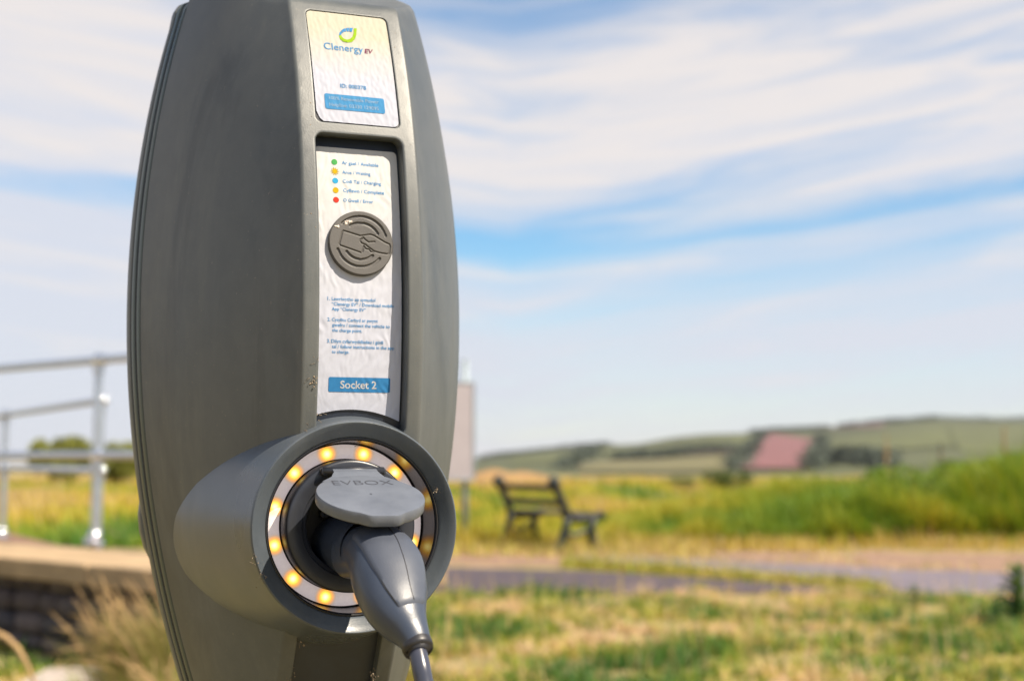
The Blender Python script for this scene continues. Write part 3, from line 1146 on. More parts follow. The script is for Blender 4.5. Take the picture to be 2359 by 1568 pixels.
# leafy weeds at the right
def weed(label, base, h, n, lean=0.0):
    o = thing("weed", label, "weed", base, random.uniform(0, 6))
    sm = MB()
    sm.tube([(0, 0, 0), (0.01, 0, h * 0.5), (lean, 0, h)], [0.006, 0.005, 0.002], 6)
    sm.build("stem", M["weedstem"], o)
    for i in range(n):
        s = (i + 0.5) / n
        a = i * 2.4
        L = h * (0.58 - 0.34 * s)
        up = 0.35 + 0.7 * s
        V_, F_ = [], []
        for k in range(6):
            q = k / 5
            rr = L * q
            zz_ = h * s * 0.95 + L * (math.sin(up) * q - 0.35 * q * q)
            w_ = L * 0.26 * math.sin(PI * min(1, q * 0.92 + 0.08)) * (1 + 0.25 * (k % 2))
            for sd in (-1, 0, 1):
                V_.append((math.cos(a) * rr - math.sin(a) * w_ * sd, math.sin(a) * rr + math.cos(a) * w_ * sd, zz_ + abs(sd) * w_ * 0.4))
        for k in range(5):
            for j in range(2):
                b = k * 3 + j
                F_.append((b, b + 1, b + 4, b + 3))
        mesh_np("leaf", V_, F_, M["weed"], o, np.full(len(V_), random.uniform(0, 1)))
    return o


M["weedstem"] = simple("weed stem", (0.10, 0.16, 0.05), 0.6)
p = on_level(2345, 1436, 0)
weed("tall leafy green weed at the right edge in front of the path", (p.x, p.y, 0), 0.37, 34, 0.01)
p = on_level(2300, 1442, 0)
weed("small leafy weed leaning beside the tall green weed", (p.x, p.y, 0), 0.17, 20, 0.02)
p = on_level(2108, 1392, 0)
weed("low spreading green weed at the edge of the pale path", (p.x, p.y, 0), 0.14, 22, 0.02)

# dry stalks standing out of the tall grass
for px, top, lab in ((2040, 1002, "tan dry dock stalk rising over the tall grass against the hill"),
                     (2312, 985, "pinkish dry stalk rising highest over the tall grass near the right edge"),
                     (2166, 1022, "dark dry stalk rising over the tall grass between two pale stalks")):
    q = at(px, top, 21.0)
    o = thing("dry_stalk", lab, "plant stalk", (q.x, 21.0, 0), 0, "dry stalks in the tall grass")
    m_ = MB()
    m_.tube([(0, 0, 0), (0.01, 0, q.z * 0.5), (0, 0, q.z)], [0.012, 0.010, 0.004], 6)
    m_.build("stem", M["seed"], o)
    m_ = MB()
    for i in range(46):
        s = random.uniform(0.55, 1.0)
        a = random.uniform(0, 6.28)
        r_ = random.uniform(0.0, 0.045) * (1.15 - s) * 2.2
        m_.sphere((r_ * math.cos(a), r_ * math.sin(a), q.z * s), random.uniform(0.010, 0.02), (1, 1, 1.4), 6)
    m_.build("seed_cluster", M["iron"] if "dark" in lab else M["seed"], o)["kind"] = "stuff"

# ------------------------------------------------------------------ information board
p = on_level(1070, 1252, 0.0)
sg = thing("information_sign", "pale information board on a grey post standing in the meadow grass", "sign", (p.x, p.y, 0), R(12))
k_ = p.y / FPX
ztop = EYE + (1060 - 826) * k_
zb_top, zb_bot = EYE + (1060 - 884) * k_, EYE + (1060 - 1102) * k_
mb = MB()
mb.tube([(0, 0, 0), (0, 0, 1.0), (0, 0, ztop - 0.03)], 0.042, 14)
mb.sphere((0, 0, ztop - 0.03), 0.046, (1, 1, 0.5), 12)
mb.build("post", M["sign_post"], sg)
bw = 0.95
mb = MB()
mb.box((0.088 - bw / 2, -0.075, (zb_top + zb_bot) / 2), (bw, 0.022, zb_top - zb_bot), 0, 0.004)
mb.build("board", M["sign_board"], sg)
mb = MB()
for zz_ in (zb_top + 0.012, zb_bot - 0.012):
    mb.box((0.088 - bw / 2, -0.07, zz_), (bw + 0.05, 0.05, 0.024), 0, 0.003)
for xx in (0.088 + 0.012, 0.088 - bw - 0.012):
    mb.box((xx, -0.07, (zb_top + zb_bot) / 2), (0.024, 0.05, zb_top - zb_bot - 0.001), 0, 0.003)
mb.build("board_frame", M["sign_post"], sg)
for zz_ in (zb_top - 0.15, zb_bot + 0.15):
    mb = MB()
    mb.box((0, -0.03, zz_), (0.10, 0.072, 0.05), 0, 0.005)
    mb.build("bracket", M["sign_post"], sg)

# ------------------------------------------------------------------ bench
pr = on_level(1330, 1264, 0)
pl = on_level(1212, 1261, 0)
bl_dir = Vector((0.45, -0.893, 0))
bc = Vector(((pr.x + pl.x) / 2, (pr.y + pl.y) / 2 - 0.2, 0))
bang = math.atan2(bl_dir.y, bl_dir.x)          # local +x runs along the bench to the nearer end, local +y faces away to the right
bench = thing("park_bench", "dark park bench with cast iron ends facing away by the path", "bench", bc, bang)
BL = 1.42


def iron_end(x_):
    o = MB()
    prof = dict(
        back=[(-0.355, 0.79), (-0.325, 0.73), (-0.265, 0.61), (-0.22, 0.50), (-0.19, 0.41)],
        rear=[(-0.19, 0.42), (-0.20, 0.30), (-0.25, 0.16), (-0.32, 0.04), (-0.36, 0.015)],
        seat=[(-0.20, 0.405), (-0.05, 0.385), (0.10, 0.395), (0.24, 0.42), (0.28, 0.42)],
        front=[(0.16, 0.40), (0.12, 0.28), (0.14, 0.15), (0.20, 0.04), (0.25, 0.015)],
        brace=[(-0.22, 0.24), (-0.10, 0.20), (0.02, 0.24), (0.12, 0.28)],
    )
    for k, pts in prof.items():
        w_ = 0.026 if k == "brace" else 0.050
        o.tube([(x_, y_, z_) for y_, z_ in pts], w_, 8)
    o.sphere((x_, -0.36, 0.80), 0.075)
    o.sphere((x_, 0.28, 0.42), 0.034)
    for y_ in (-0.36, 0.25):
        o.sphere((x_, y_, 0.02), 0.045, (1, 1, 0.5))
    return o.build("iron_end", M["iron"], bench)


iron_end(-BL / 2)
iron_end(BL / 2)
for y_, z_ in ((-0.335, 0.735), (-0.262, 0.565)):
    s_ = MB()
    s_.box((0, y_ + 0.025, z_), (BL + 0.10, 0.032, 0.075), 0, 0.006, 0, None)
    s_.build("back_slat", M["slat"], bench)
for y_ in (-0.12, -0.01, 0.10, 0.21):
    s_ = MB()
    s_.box((0, y_, 0.435 + 0.02 * abs(y_ - 0.05)), (BL + 0.10, 0.085, 0.03), 0, 0.005)
    s_.build("seat_slat", M["slat"], bench)

# ------------------------------------------------------------------ the charging station
CX_, CY_, CZ_, YAW = -0.10086, 0.95849, 1.18301, R(21)
station = thing("charging_station", "grey plastic vehicle charging station with a lit amber socket ring", "charging station", (CX_, CY_, 0), YAW)


def vf(z):
    q = z / 0.3
    return 0.02563 * q + 0.09508 * q * q + 0.00453 * q ** 3 + 0.01355 * q ** 4


def half_front(z):
    q = z / 0.3
    return 0.04169 - 0.00078 * q * q


def half_seam(z):
    q = z / 0.3
    return 0.1275 - 0.00483 * q - 0.05004 * q * q - 0.00094 * q ** 3 - 0.00069 * q ** 4


def seam_depth(z):
    q = z / 0.3
    return 0.17418 + 0.01192 * q + 0.00975 * q * q


def L(u, w, z):
    """station frame: u across, w out of the face, z up from the middle"""
    return (u, -w, CZ_ + z)


ZT, ZB = 0.1985, -0.315
C0 = 0.0006                                    # centre line of the recesses


def rrect(u0, u1, z0, z1, r, n=6):
    pts = []
    for cx, cz, a0 in ((u1 - r, z1 - r, 0), (u0 + r, z1 - r, PI / 2), (u0 + r, z0 + r, PI), (u1 - r, z0 + r, 1.5 * PI)):
        for k in range(n + 1):
            a = a0 + PI / 2 * k / n
            pts.append((cx + r * math.cos(a), cz + r * math.sin(a)))
    return pts


def densify(poly, step):
    out = []
    for a, b in zip(poly, poly[1:] + poly[:1]):
        d_ = math.dist(a, b)
        k = max(1, int(d_ / step))
        for i in range(k):
            out.append((a[0] + (b[0] - a[0]) * i / k, a[1] + (b[1] - a[1]) * i / k))
    return out


def inside(poly, X, Y):
    poly = np.asarray(poly)
    r_ = np.zeros(len(X), bool)
    j = len(poly) - 1
    for i in range(len(poly)):
        xi, yi = poly[i]
        xj, yj = poly[j]
        c = ((yi > Y) != (yj > Y)) & (X < (xj - xi) * (Y - yi) / (yj - yi + 1e-18) + xi)
        r_ ^= c
        j = i
    return r_


def sheet(outer, holes, step, extra=None):
    """flat triangulation of an outline with holes: 2D points and triangles"""
    pts, edges = [], []
    for poly in [outer] + holes:
        b = len(pts)
        pts += poly
        edges += [(b + i, b + (i + 1) % len(poly)) for i in range(len(poly))]
    A = np.array(outer)
    gx = np.arange(A[:, 0].min() + step / 2, A[:, 0].max(), step)
    gy = np.arange(A[:, 1].min() + step / 2, A[:, 1].max(), step)
    X, Y = [q.ravel() for q in np.meshgrid(gx, gy)]
    X = X + np.where((np.round((Y - gy[0]) / step).astype(int) % 2) == 0, step * 0.25, -step * 0.25)
    ok = inside(outer, X, Y)
    for h_ in holes:
        ok &= ~inside(h_, X, Y)
    # keep clear of the outlines
    B = np.array(pts)
    for cx, cy in B:
        ok &= (X - cx) ** 2 + (Y - cy) ** 2 > (step * 0.45) ** 2
    pts = pts + list(zip(X[ok].tolist(), Y[ok].tolist()))
    r_ = delaunay_2d_cdt([Vector(p_) for p_ in pts], edges, [], 0, 1e-7)
    V = np.array([tuple(v_) for v_ in r_[0]])
    F = np.array([f for f in r_[2] if len(f) == 3])
    cen = V[F].mean(1)
    ok = inside(outer, cen[:, 0], cen[:, 1])
    for h_ in holes:
        ok &= ~inside(h_, cen[:, 0], cen[:, 1])
    F = F[ok]
    a = V[F[:, 1]] - V[F[:, 0]]
    b = V[F[:, 2]] - V[F[:, 0]]
    flip = (a[:, 0] * b[:, 1] - a[:, 1] * b[:, 0]) < 0
    F[flip] = F[flip][:, ::-1]
    return V, F


# --- front shell: tilted strip with three recesses, rounded ridges, bowed side faces
rows = list(np.linspace(ZB, ZT, 86))
RB = 0.0021
outer = [(half_front(z_) - RB, z_) for z_ in rows] + [(-(half_front(z_) - RB), z_) for z_ in reversed(rows)]
EX = 0.0016
top_rec = dict(u0=-0.0298 + 0.0004, u1=0.0310, z0=0.1003, z1=0.1912, r=0.0042)
long_rec = dict(u0=-0.0302, u1=0.0312, z0=-0.116, z1=0.0920, r=0.0055)
low_rec = dict(u0=-0.0308, u1=0.0300, z0=-0.308, z1=-0.2420, r=0.004)


def rec_loop(rc, e):
    return densify(rrect(rc["u0"] - e, rc["u1"] + e, rc["z0"] - e, rc["z1"] + e, rc["r"] + e), 0.004)


def rec_ring(rc, e, n_ref):
    """the same number of points as the reference loop"""
    ref = rrect(rc["u0"], rc["u1"], rc["z0"], rc["z1"], rc["r"])
    out = []
    big = rrect(rc["u0"] - e, rc["u1"] + e, rc["z0"] - e, rc["z1"] + e, rc["r"] + e)
    for i in range(len(big)):
        a, b = big[i], big[(i + 1) % len(big)]
        ra_, rb_ = ref[i], ref[(i + 1) % len(ref)]
        k = max(1, int(math.dist(ra_, rb_) / 0.004))
        for q in range(k):
            out.append((a[0] + (b[0] - a[0]) * q / k, a[1] + (b[1] - a[1]) * q / k))
    return out


shell = MB()
e_top, e_long, e_low = 0.0006, EX, 0.0012
SUP = 0.0008
holes = [rec_ring(top_rec, e_top + SUP, 0), rec_ring(long_rec, e_long + SUP, 0), rec_ring(low_rec, e_low + SUP, 0)]
V2, F2 = sheet(outer, holes, 0.0045)
shell.add([L(u, -vf(z_), z_) for u, z_ in V2], F2.tolist())


def recess_walls(rc, e, depth):
    loops = [(rec_ring(rc, e + SUP, 0), 0.0)]
    for k in range(4):
        a = PI / 2 * k / 3
        loops.append((rec_ring(rc, e * (1 - math.sin(a)), 0), e * (1 - math.cos(a))))
    loops.append((rec_ring(rc, 0, 0), depth * 0.5))
    loops.append((rec_ring(rc, 0, 0), depth))
    n_ = len(loops[0][0])
    vs, fs = [], []
    for lp, dd in loops:
        vs += [L(u, -vf(z_) - dd, z_) for u, z_ in lp]
    for i in range(len(loops) - 1):
        for k in range(n_):
            k2 = (k + 1) % n_
            fs.append((i * n_ + k, i * n_ + k2, (i + 1) * n_ + k2, (i + 1) * n_ + k))
    shell.add(vs, fs)


recess_walls(top_rec, e_top, 0.0014)
recess_walls(long_rec, e_long, 0.0125)
recess_walls(low_rec, e_low, 0.0110)


RISE = 0.0440                                  # the crown climbs towards the back


def section(z_, sgn, shrink=0.0, dv=0.0, dz=0.0):
    """half outline from the strip edge to the seam, as (u, w, z)"""
    a, v = half_front(z_) - shrink * 0.3, vf(z_) + dv
    k_ = (z_ - ZB) / (ZT - ZB)
    ze = z_ + RISE * k_ ** 5
    s_, d_ = half_seam(ze) - shrink, seam_depth(ze)
    dx, dy = s_ - a, d_ - v
    ln = math.hypot(dx, dy)
    dx, dy = dx / ln, dy / ln
    p0 = Vector((a - RB, v))
    p1 = Vector((a, v))
    p2 = Vector((a + dx * RB, v + dy * RB))
    pts = []
    for k in range(5):
        t_ = k / 4
        q = p0 * (1 - t_) ** 2 + p1 * 2 * t_ * (1 - t_) + p2 * t_ * t_
        pts.append((q.x, q.y, z_ + dz))
    end = Vector((s_, d_))
    nrm = Vector((dy, -dx))
    for k in range(1, 15):
        t_ = k / 14
        q = p2.lerp(end, t_) + nrm * (0.0065 * math.sin(PI * t_))
        pts.append((q.x, q.y, z_ + (ze - z_) * t_ + dz))
    return [(sgn * u, -w, zz_) for u, w, zz_ in pts]


for sgn in (1, -1):
    vs, fs = [], []
    for z_ in rows:
        vs += [L(*q) for q in section(z_, sgn)]
    k_ = 19
    for j in range(len(rows) - 1):
        for i in range(k_ - 1):
            f = (j * k_ + i, j * k_ + i + 1, (j + 1) * k_ + i + 1, (j + 1) * k_ + i)
            fs.append(f if sgn > 0 else f[::-1])
    shell.add(vs, fs)
# crown: bevelled top edge then a gently rising top
caps = [(0, 0, 0), (0.0016, 0.0024, 0.0026), (0.0036, 0.0068, 0.0054), (0.007, 0.0150, 0.0072), (0.016, 0.040, 0.0095)]
ring_n = None
vs, fs = [], []
for j, (shr, dv, dz) in enumerate(caps):
    seq = section(ZT, -1, shr, dv, dz)[::-1] + section(ZT, 1, shr, dv, dz)
    vs += [L(*q) for q in seq]
    ring_n = len(seq)
for j in range(len(caps) - 1):
    for i in range(ring_n - 1):
        fs.append((j * ring_n + i, j * ring_n + i + 1, (j + 1) * ring_n + i + 1, (j + 1) * ring_n + i))
fs.append(tuple((len(caps) - 1) * ring_n + i for i in range(ring_n)))
shell.add(vs, fs)
# the socket's mouth goes right through the shell
SOZ = -0.1770


def in_mouth(p_):
    return (p_[0] + 0.0043) ** 2 + (p_[2] - CZ_ - SOZ) ** 2 < 0.0655 ** 2 and p_[1] < 0.08


ok = [not all(in_mouth(shell.v[i]) for i in f) for f in shell.f]
shell.f = [f for f, k in zip(shell.f, ok) if k]
shell.m = [0] * len(shell.f)
shell.s = [True] * len(shell.f)
front_shell = shell.build("front_shell", M["shell"], station, sharp=32, weld=0.00005)

# floors of the recesses
fl = MB()
V2, F2 = sheet(rec_loop(long_rec, 0.0004), [], 0.006)
fl.add([L(u, -vf(z_) - 0.0122, z_) for u, z_ in V2], F2.tolist())
fl.build("recessed_panel", M["panel"], station)
fl = MB()
V2, F2 = sheet(rec_loop(low_rec, 0.0004), [], 0.006)
fl.add([L(u, -vf(z_) - 0.0105, z_) for u, z_ in V2], F2.tolist())
fl.build("lower_panel", M["panel"], station)
fl = MB()
V2, F2 = sheet(rec_loop(top_rec, 0.0003), [], 0.006)
fl.add([L(u, -vf(z_) - 0.0012, z_) for u, z_ in V2], F2.tolist())
fl.build("label_bed", M["bore"], station)

# --- seam bands and rear shell: closed outlines running all round
ZS = ZT + 0.0240
OUT = []
for z_ in list(np.linspace(ZB, ZS, 60)):
    OUT.append((half_seam(z_), z_))
hs_ = half_seam(ZS)
OUT += [(hs_ - 0.003, ZS + 0.005), (hs_ - 0.010, ZS + 0.0085), (hs_ - 0.03, ZS + 0.0095), (0.03, ZS + 0.0098)]
OUT = OUT + [(-u, z_) for u, z_ in reversed(OUT)]


def band(name, prof, mat, fill=False):
    """prof: (outset from the seam outline, depth behind it)"""
    mb = MB()
    n_ = len(OUT)
    for outset, dp in prof:
        for u, z_ in OUT:
            zz_ = z_ + outset * 0.6 if z_ > ZS - 0.002 else z_
            uu = u + outset * (1 if u > 0 else -1) if abs(u) > 0.045 else u
            mb.v.append(L(uu, -seam_depth(min(z_, ZS)) - dp, zz_))
    for j in range(len(prof) - 1):
        for i in range(n_ - 1):
            mb.f.append((j * n_ + i, (j + 1) * n_ + i, (j + 1) * n_ + i + 1, j * n_ + i + 1))
    if fill:
        b = (len(prof) - 1) * n_
        for i in range(n_ // 2 - 1):
            mb.f.append((b + i, b + n_ - 1 - i, b + n_ - 2 - i, b + i + 1))
    mb.m = [0] * len(mb.f)
    mb.s = [True] * len(mb.f)
    return mb.build(name, mat, station, sharp=40, weld=0.00002)


band("seam_gasket", [(-0.0030, -0.002), (0.0006, 0.0016), (0.0020, 0.0095), (0.0036, 0.0100), (0.0050, 0.0180), (0.0060, 0.0186), (0.0060, 0.026)], M["dark"])
band("trim_band", [(-0.004, 0.0010), (0.0004, 0.0011), (0.0008, 0.0014), (0.0023, 0.0076), (0.0023, 0.0082), (0.0010, 0.0086)], M["trim"])
band("trim_band", [(0.0020, 0.0098), (0.0035, 0.0098), (0.0039, 0.0102), (0.0051, 0.0160), (0.0051, 0.0166), (0.0040, 0.0170)], M["trim"])
band("rear_shell", [(0.0040, 0.0180), (0.0056, 0.0180), (0.0060, 0.0184), (0.0068, 0.0260), (0.0066, 0.036), (0.002, 0.050), (-0.012, 0.060), (-0.04, 0.064)], M["shell"], True)
# shoulder of the second housing on the back
mb = MB()
vs = []
for i in range(17):
    a = PI * i / 16
    for j, (r_, dp) in enumerate(((0.058, 0.029), (0.0655, 0.034), (0.067, 0.044), (0.065, 0.058), (0.056, 0.066))):
        vs.append(L(-0.0562 - r_ * math.sin(a) * 0.98, -seam_depth(-0.17) - dp, -0.175 + r_ * math.cos(a)))
fs = [(i * 5 + j, i * 5 + j + 1, (i + 1) * 5 + j + 1, (i + 1) * 5 + j) for i in range(16) for j in range(4)]
mb.add(vs, fs)
mb.build("rear_shoulder", M["housing"], station)

# pedestal under the station
mb = MB()
for zz_, wd, dp in ((0.0, 0.34, 0.30),):
    mb.box((0, 0.16, 0.006), (wd, dp, 0.012), 0, 0.002)
mb.box((0, 0.16, 0.44), (0.15, 0.11, 0.86), 0, 0.012)
for sx in (-1, 1):
    for sy in (-1, 1):
        mb.tube([(sx * 0.13, 0.16 + sy * 0.11, 0.012), (sx * 0.13, 0.16 + sy * 0.11, 0.03)], 0.011, 6)
mb.build("pedestal", M["housing"], station)

# --- socket housing
SO = (-0.0043, CZ_ - 0.1770)
hs = MB()
hs.lathe([(0.0575, -0.042), (0.0590, -0.020), (0.0594, -0.0162), (0.0600, -0.0152), (0.0610, -0.0144), (0.0650, -0.0113), (0.0686, -0.0086), (0.0695, -0.0083),
          (0.0702, -0.0088), (0.0706, -0.0100), (0.0710, -0.0122), (0.0722, -0.0180), (0.0755, -0.034), (0.0800, -0.055), (0.0865, -0.085), (0.0930, -0.117), (0.0985, -0.150), (0.101, -0.170)], SO, 128)
hs.build("socket_housing", M["housing"], station, sharp=50)
bo = MB()
bo.lathe([(0.0574, -0.0175), (0.0568, -0.030), (0.0556, -0.0425)], SO, 128)
bo.lathe([(0.0595, -0.0158), (0.0588, -0.0150), (0.0578, -0.0165), (0.0574, -0.0175)], SO, 128)
bo.build("socket_bore", M["bore"], station)
bp = MB()
bp.lathe([(0.0585, -0.0432), (0.03, -0.0432)], SO, 64)
bp.build("bore_back", M["dark"], station)
# light ring of twelve glowing segments
lr = MB()
lr.lathe([(0.0562, -0.0428), (0.0556, -0.0408), (0.0550, -0.0404)], SO, 128)
lr.lathe([(0.0452, -0.0404), (0.0448, -0.0412), (0.0446, -0.0428)], SO, 128)
light_ring = lr.build("light_ring", M["dark"], station)
RL = 0.0500
V_, F_ = [], []
NA = 8
prof = [(0.0452, -0.0008), (0.0462, 0.0), (0.0482, 0.0006), (RL, 0.0008), (0.0520, 0.0006), (0.0540, 0.0), (0.0550, -0.0008)]
for i in range(NA + 1):
    a = -PI / 12 + PI / 6 * i / NA
    for r_, w in prof:
        V_.append((r_ * math.cos(a) - RL, -w, r_ * math.sin(a)))
kq = len(prof)
for i in range(NA):
    for j in range(kq - 1):
        F_.append((i * kq + j, i * kq + j + 1, (i + 1) * kq + j + 1, (i + 1) * kq + j))
led0 = None
for k in range(12):
    a = PI / 12 + PI / 6 * k
    if led0 is None:
        o = mesh_np("led_segment", V_, F_, M["led"], light_ring)
        led0 = o
    else:
        o = led0.copy()
        col.objects.link(o)
        o.parent = light_ring
    o.location = (SO[0] + RL * math.cos(a), 0.0408 - OUTW, SO[1] + RL * math.sin(a))
    o.rotation_euler = (0, -a, 0)

cl = MB()
cl.lathe([(0.0445, -0.043), (0.0445, -0.0225), (0.0438, -0.0214), (0.0425, -0.0210), (0.0345, -0.0210), (0.0335, -0.0218), (0.0330, -0.0240), (0.0310, -0.0245),
          (0.0300, -0.0260), (0.0285, -0.066)], SO, 128)
cl.build("socket_collar", M["collar"], station, sharp=45)
fc = MB()
fc.lathe([(0.0290, -0.060), (0.0001, -0.060)], SO, 48)
for k in range(5):
    a = 2 * PI * k / 5
    fc.lathe([(0.004, -0.0598), (0.004, -0.0575), (0.0026, -0.0570), (0.0001, -0.0585)], (SO[0] + 0.012 * math.cos(a), SO[1] + 0.012 * math.sin(a)), 16)
fc.build("socket_face", M["dark"], station)
# hinge lugs at the top of the collar
hg = MB()
for sx in (-1, 1):
    hg.box((SO[0] + sx * 0.0200, 0.0205 - OUTW, SO[1] + 0.0365), (0.005, 0.009, 0.005), 0, 0.0015)
hg.tube([(SO[0] - 0.021, 0.0180 - OUTW, SO[1] + 0.0370), (SO[0] + 0.021, 0.0180 - OUTW, SO[1] + 0.0370)], 0.0026, 12)
hg.build("hinge", M["collar"], station)

# --- lid, open and sloping down over the plug
LID_A = R(19.5)
HW, HZ = -0.0165 + OUTW, -0.1770 + 0.0375            # hinge line


def lid_pt(u, l, h):
    """u across, l from the hinge outwards, h above the lid"""
    w = HW + l * math.cos(LID_A) + h * math.sin(LID_A)
    z_ = HZ - l * math.sin(LID_A) + h * math.cos(LID_A)
    return L(SO[0] + u, w, z_)


rl, cl_ = 0.0352, 0.0455
ol = []
a_start = math.acos(0.0)
for i in range(49):
    a = -PI * 0.5 - R(62) + (PI + R(124)) * 0 + i / 48 * 0
poly = []
for i in range(72):
    a = 2 * PI * i / 72
    u, l = rl * math.sin(a), cl_ + rl * math.cos(a)
    poly.append((u, l))
tab = [(-0.0150, cl_ + 0.03184), (-0.0105, cl_ + 0.0362), (-0.0080, cl_ + 0.0374), (0.0080, cl_ + 0.0374), (0.0105, cl_ + 0.0362), (0.0150, cl_ + 0.03184)]
poly = [q for q in poly if not (abs(q[0]) < 0.0155 and q[1] > cl_)]
poly = sorted([q for q in poly], key=lambda q: math.atan2(q[0], -(q[1] - cl_)))     # from one side round the hinge side
# order: start just past the tab, go round, then the tab
poly.sort(key=lambda q: (math.atan2(q[0], q[1] - cl_)) % (2 * PI))
full = poly + tab
full = densify(full, 0.003)
tl = MB()
cen = (0.0, cl_)


def lid_ring(scale, h):
    return [lid_pt(cen[0] + (u - cen[0]) * scale, cen[1] + (l - cen[1]) * scale, h) for u, l in full]


rings = [(0.955, -0.0074), (0.985, -0.0074), (1.0, -0.0064), (1.0, -0.0010), (0.988, 0.0), (0.93, 0.0002), (0.6, 0.0003), (0.02, 0.0003)]
vs = []
for sc_, h_ in rings:
    vs += lid_ring(sc_, h_)
n_ = len(full)
fs = [(j * n_ + i, j * n_ + (i + 1) % n_, (j + 1) * n_ + (i + 1) % n_, (j + 1) * n_ + i) for j in range(len(rings) - 1) for i in range(n_)]
fs.append(tuple(range(n_)))
tl.add(vs, fs)
lid = tl.build("socket_lid", M["lid"], station, sharp=35)
nk = MB()
nv = []
for u0, l, h_ in ((0.0150, 0.0010, 0.0012), (0.0152, 0.006, 0.0010), (0.0180, 0.0115, -0.0004), (0.026, 0.020, -0.0004)):
    nv += [lid_pt(-u0, l, h_), lid_pt(u0, l, h_), lid_pt(u0, l, h_ - 0.006), lid_pt(-u0, l, h_ - 0.006)]
nf = []
for j in range(3):
    for i in range(4):
        nf.append((j * 4 + i, j * 4 + (i + 1) % 4, (j + 1) * 4 + (i + 1) % 4, (j + 1) * 4 + i))
nf += [(3, 2, 1, 0), (12, 13, 14, 15)]
nk.add(nv, nf, 0, False)
nk.build("lid_neck", M["lid"], lid)
gsk = MB()
vs = []
gr_ = [(0.80, -0.0075), (0.80, -0.0105), (0.74, -0.0105), (0.74, -0.0075)]
for sc_, h_ in gr_:
    vs += lid_ring(sc_, h_)
gsk.add(vs, [(j * n_ + i, j * n_ + (i + 1) % n_, (j + 1) * n_ + (i + 1) % n_, (j + 1) * n_ + i) for j in range(3) for i in range(n_)])
gsk.build("lid_seal", M["dark"], lid)


# --- lettering
def text_2d(body, shear=0.0, weight=0.0):
    cu = bpy.data.curves.new("lettering", "FONT")
    cu.body = body
    cu.size = 1.0
    cu.shear = shear
    cu.offset = weight
    cu.resolution_u = 4
    ob = bpy.data.objects.new("lettering", cu)
    col.objects.link(ob)
    bpy.context.view_layer.update()
    dg = bpy.context.evaluated_depsgraph_get()
    me = ob.evaluated_get(dg).to_mesh()
    V = np.array([v_.co[:2] for v_ in me.vertices])
    F = [tuple(p_.vertices) for p_ in me.polygons]
    ob.evaluated_get(dg).to_mesh_clear()
    bpy.data.objects.remove(ob)
    bpy.data.curves.remove(cu)
    return V, F


def fit_text(body, u0, u1, z0, place, mb, shear=0.0, weight=0.0, stretch=1.0, mi=0):
    V, F = text_2d(body, shear, weight)
    x0, x1 = V[:, 0].min(), V[:, 0].max()
    k = (u1 - u0) / (x1 - x0)
    bm = bmesh.new()
    bv = [bm.verts.new((u0 + (x - x0) * k, z0 + y * k * stretch, 0)) for x, y in V]
    for f in F:
        try:
            bm.faces.new([bv[i] for i in f])
        except ValueError:
            pass
    bmesh.ops.triangulate(bm, faces=bm.faces[:])
    for _ in range(3):
        es = [e for e in bm.edges if e.calc_length() > 0.0006]
        if es:
            bmesh.ops.subdivide_edges(bm, edges=es, cuts=1)
            bmesh.ops.triangulate(bm, faces=[f for f in bm.faces if len(f.verts) > 3])
    bm.verts.index_update()
    mb.add([place(v_.co.x, v_.co.y) for v_ in bm.verts], [[v_.index for v_ in f.verts] for f in bm.faces], mi, False)
    bm.free()


lt = MB()
V, F = text_2d("EVBOX", 0, -0.012)
x0, x1 = V[:, 0].min(), V[:, 0].max()
k_ = 0.0405 / (x1 - x0)
lt.add([lid_pt(-0.0205 + (x - x0) * k_, cl_ - 0.0165 - y * k_ * 0.9, 0.00045) for x, y in V], F, 0, False)
lt.build("lettering", M["engrave"], lid)


# wrinkled label films
def wrinkle_top(u, z_):
    p_ = Vector((u * 430, z_ * 210 + u * 60, 1.7))
    return 0.00028 * noise.noise(p_) + 0.00005 * noise.noise(Vector((u * 700, z_ * 400, 5)))


def wrinkle_low(u, z_):
    p_ = Vector((u * 340 + 2.5 * noise.noise(Vector((u * 60, z_ * 60, 1))), z_ * 130 - u * 60, 4.2))
    fade = min(1, max(0.35, (0.1 - abs(z_ - 0.0)) * 30))
    return (0.00034 * noise.noise(p_) + 0.00005 * noise.noise(Vector((u * 650, z_ * 300, 9)))) * (0.6 + 0.4 * fade)


def on_top(u, z_, e=0.0):
    return L(u, -vf(z_) - 0.0004 + wrinkle_top(u, z_) + e, z_)


def on_low(u, z_, e=0.0):
    return L(u, -vf(z_) - 0.0112 + wrinkle_low(u, z_) + e, z_)


# upper label: bottom left corner curls away
ou = rrect(-0.0291, 0.0303, 0.1010, 0.1905, 0.0040, 5)
ou = [q for q in ou if not (q[0] < -0.0245 and q[1] < 0.1065)]
k = max(range(len(ou)), key=lambda i: -(ou[i][1]) * 0 + (1 if ou[i][0] < -0.028 and ou[i][1] < 0.2 else 0) * (1 - ou[i][1]))
ou2 = []
for i, q in enumerate(ou):
    ou2.append(q)
    nx_ = ou[(i + 1) % len(ou)]
    if q[0] < -0.027 and nx_[0] > 0.02:
        ou2 += [(-0.0286, 0.1085), (-0.0262, 0.1030), (-0.0240, 0.1011)]
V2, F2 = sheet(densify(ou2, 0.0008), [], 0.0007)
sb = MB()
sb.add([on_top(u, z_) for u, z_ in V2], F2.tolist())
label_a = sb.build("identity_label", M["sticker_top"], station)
E1 = 0.00028


def pt_top(e):
    return lambda u, z_: on_top(u, z_, e)


def pt_low(e):
    return lambda u, z_: on_low(u, z_, e * 0.75)


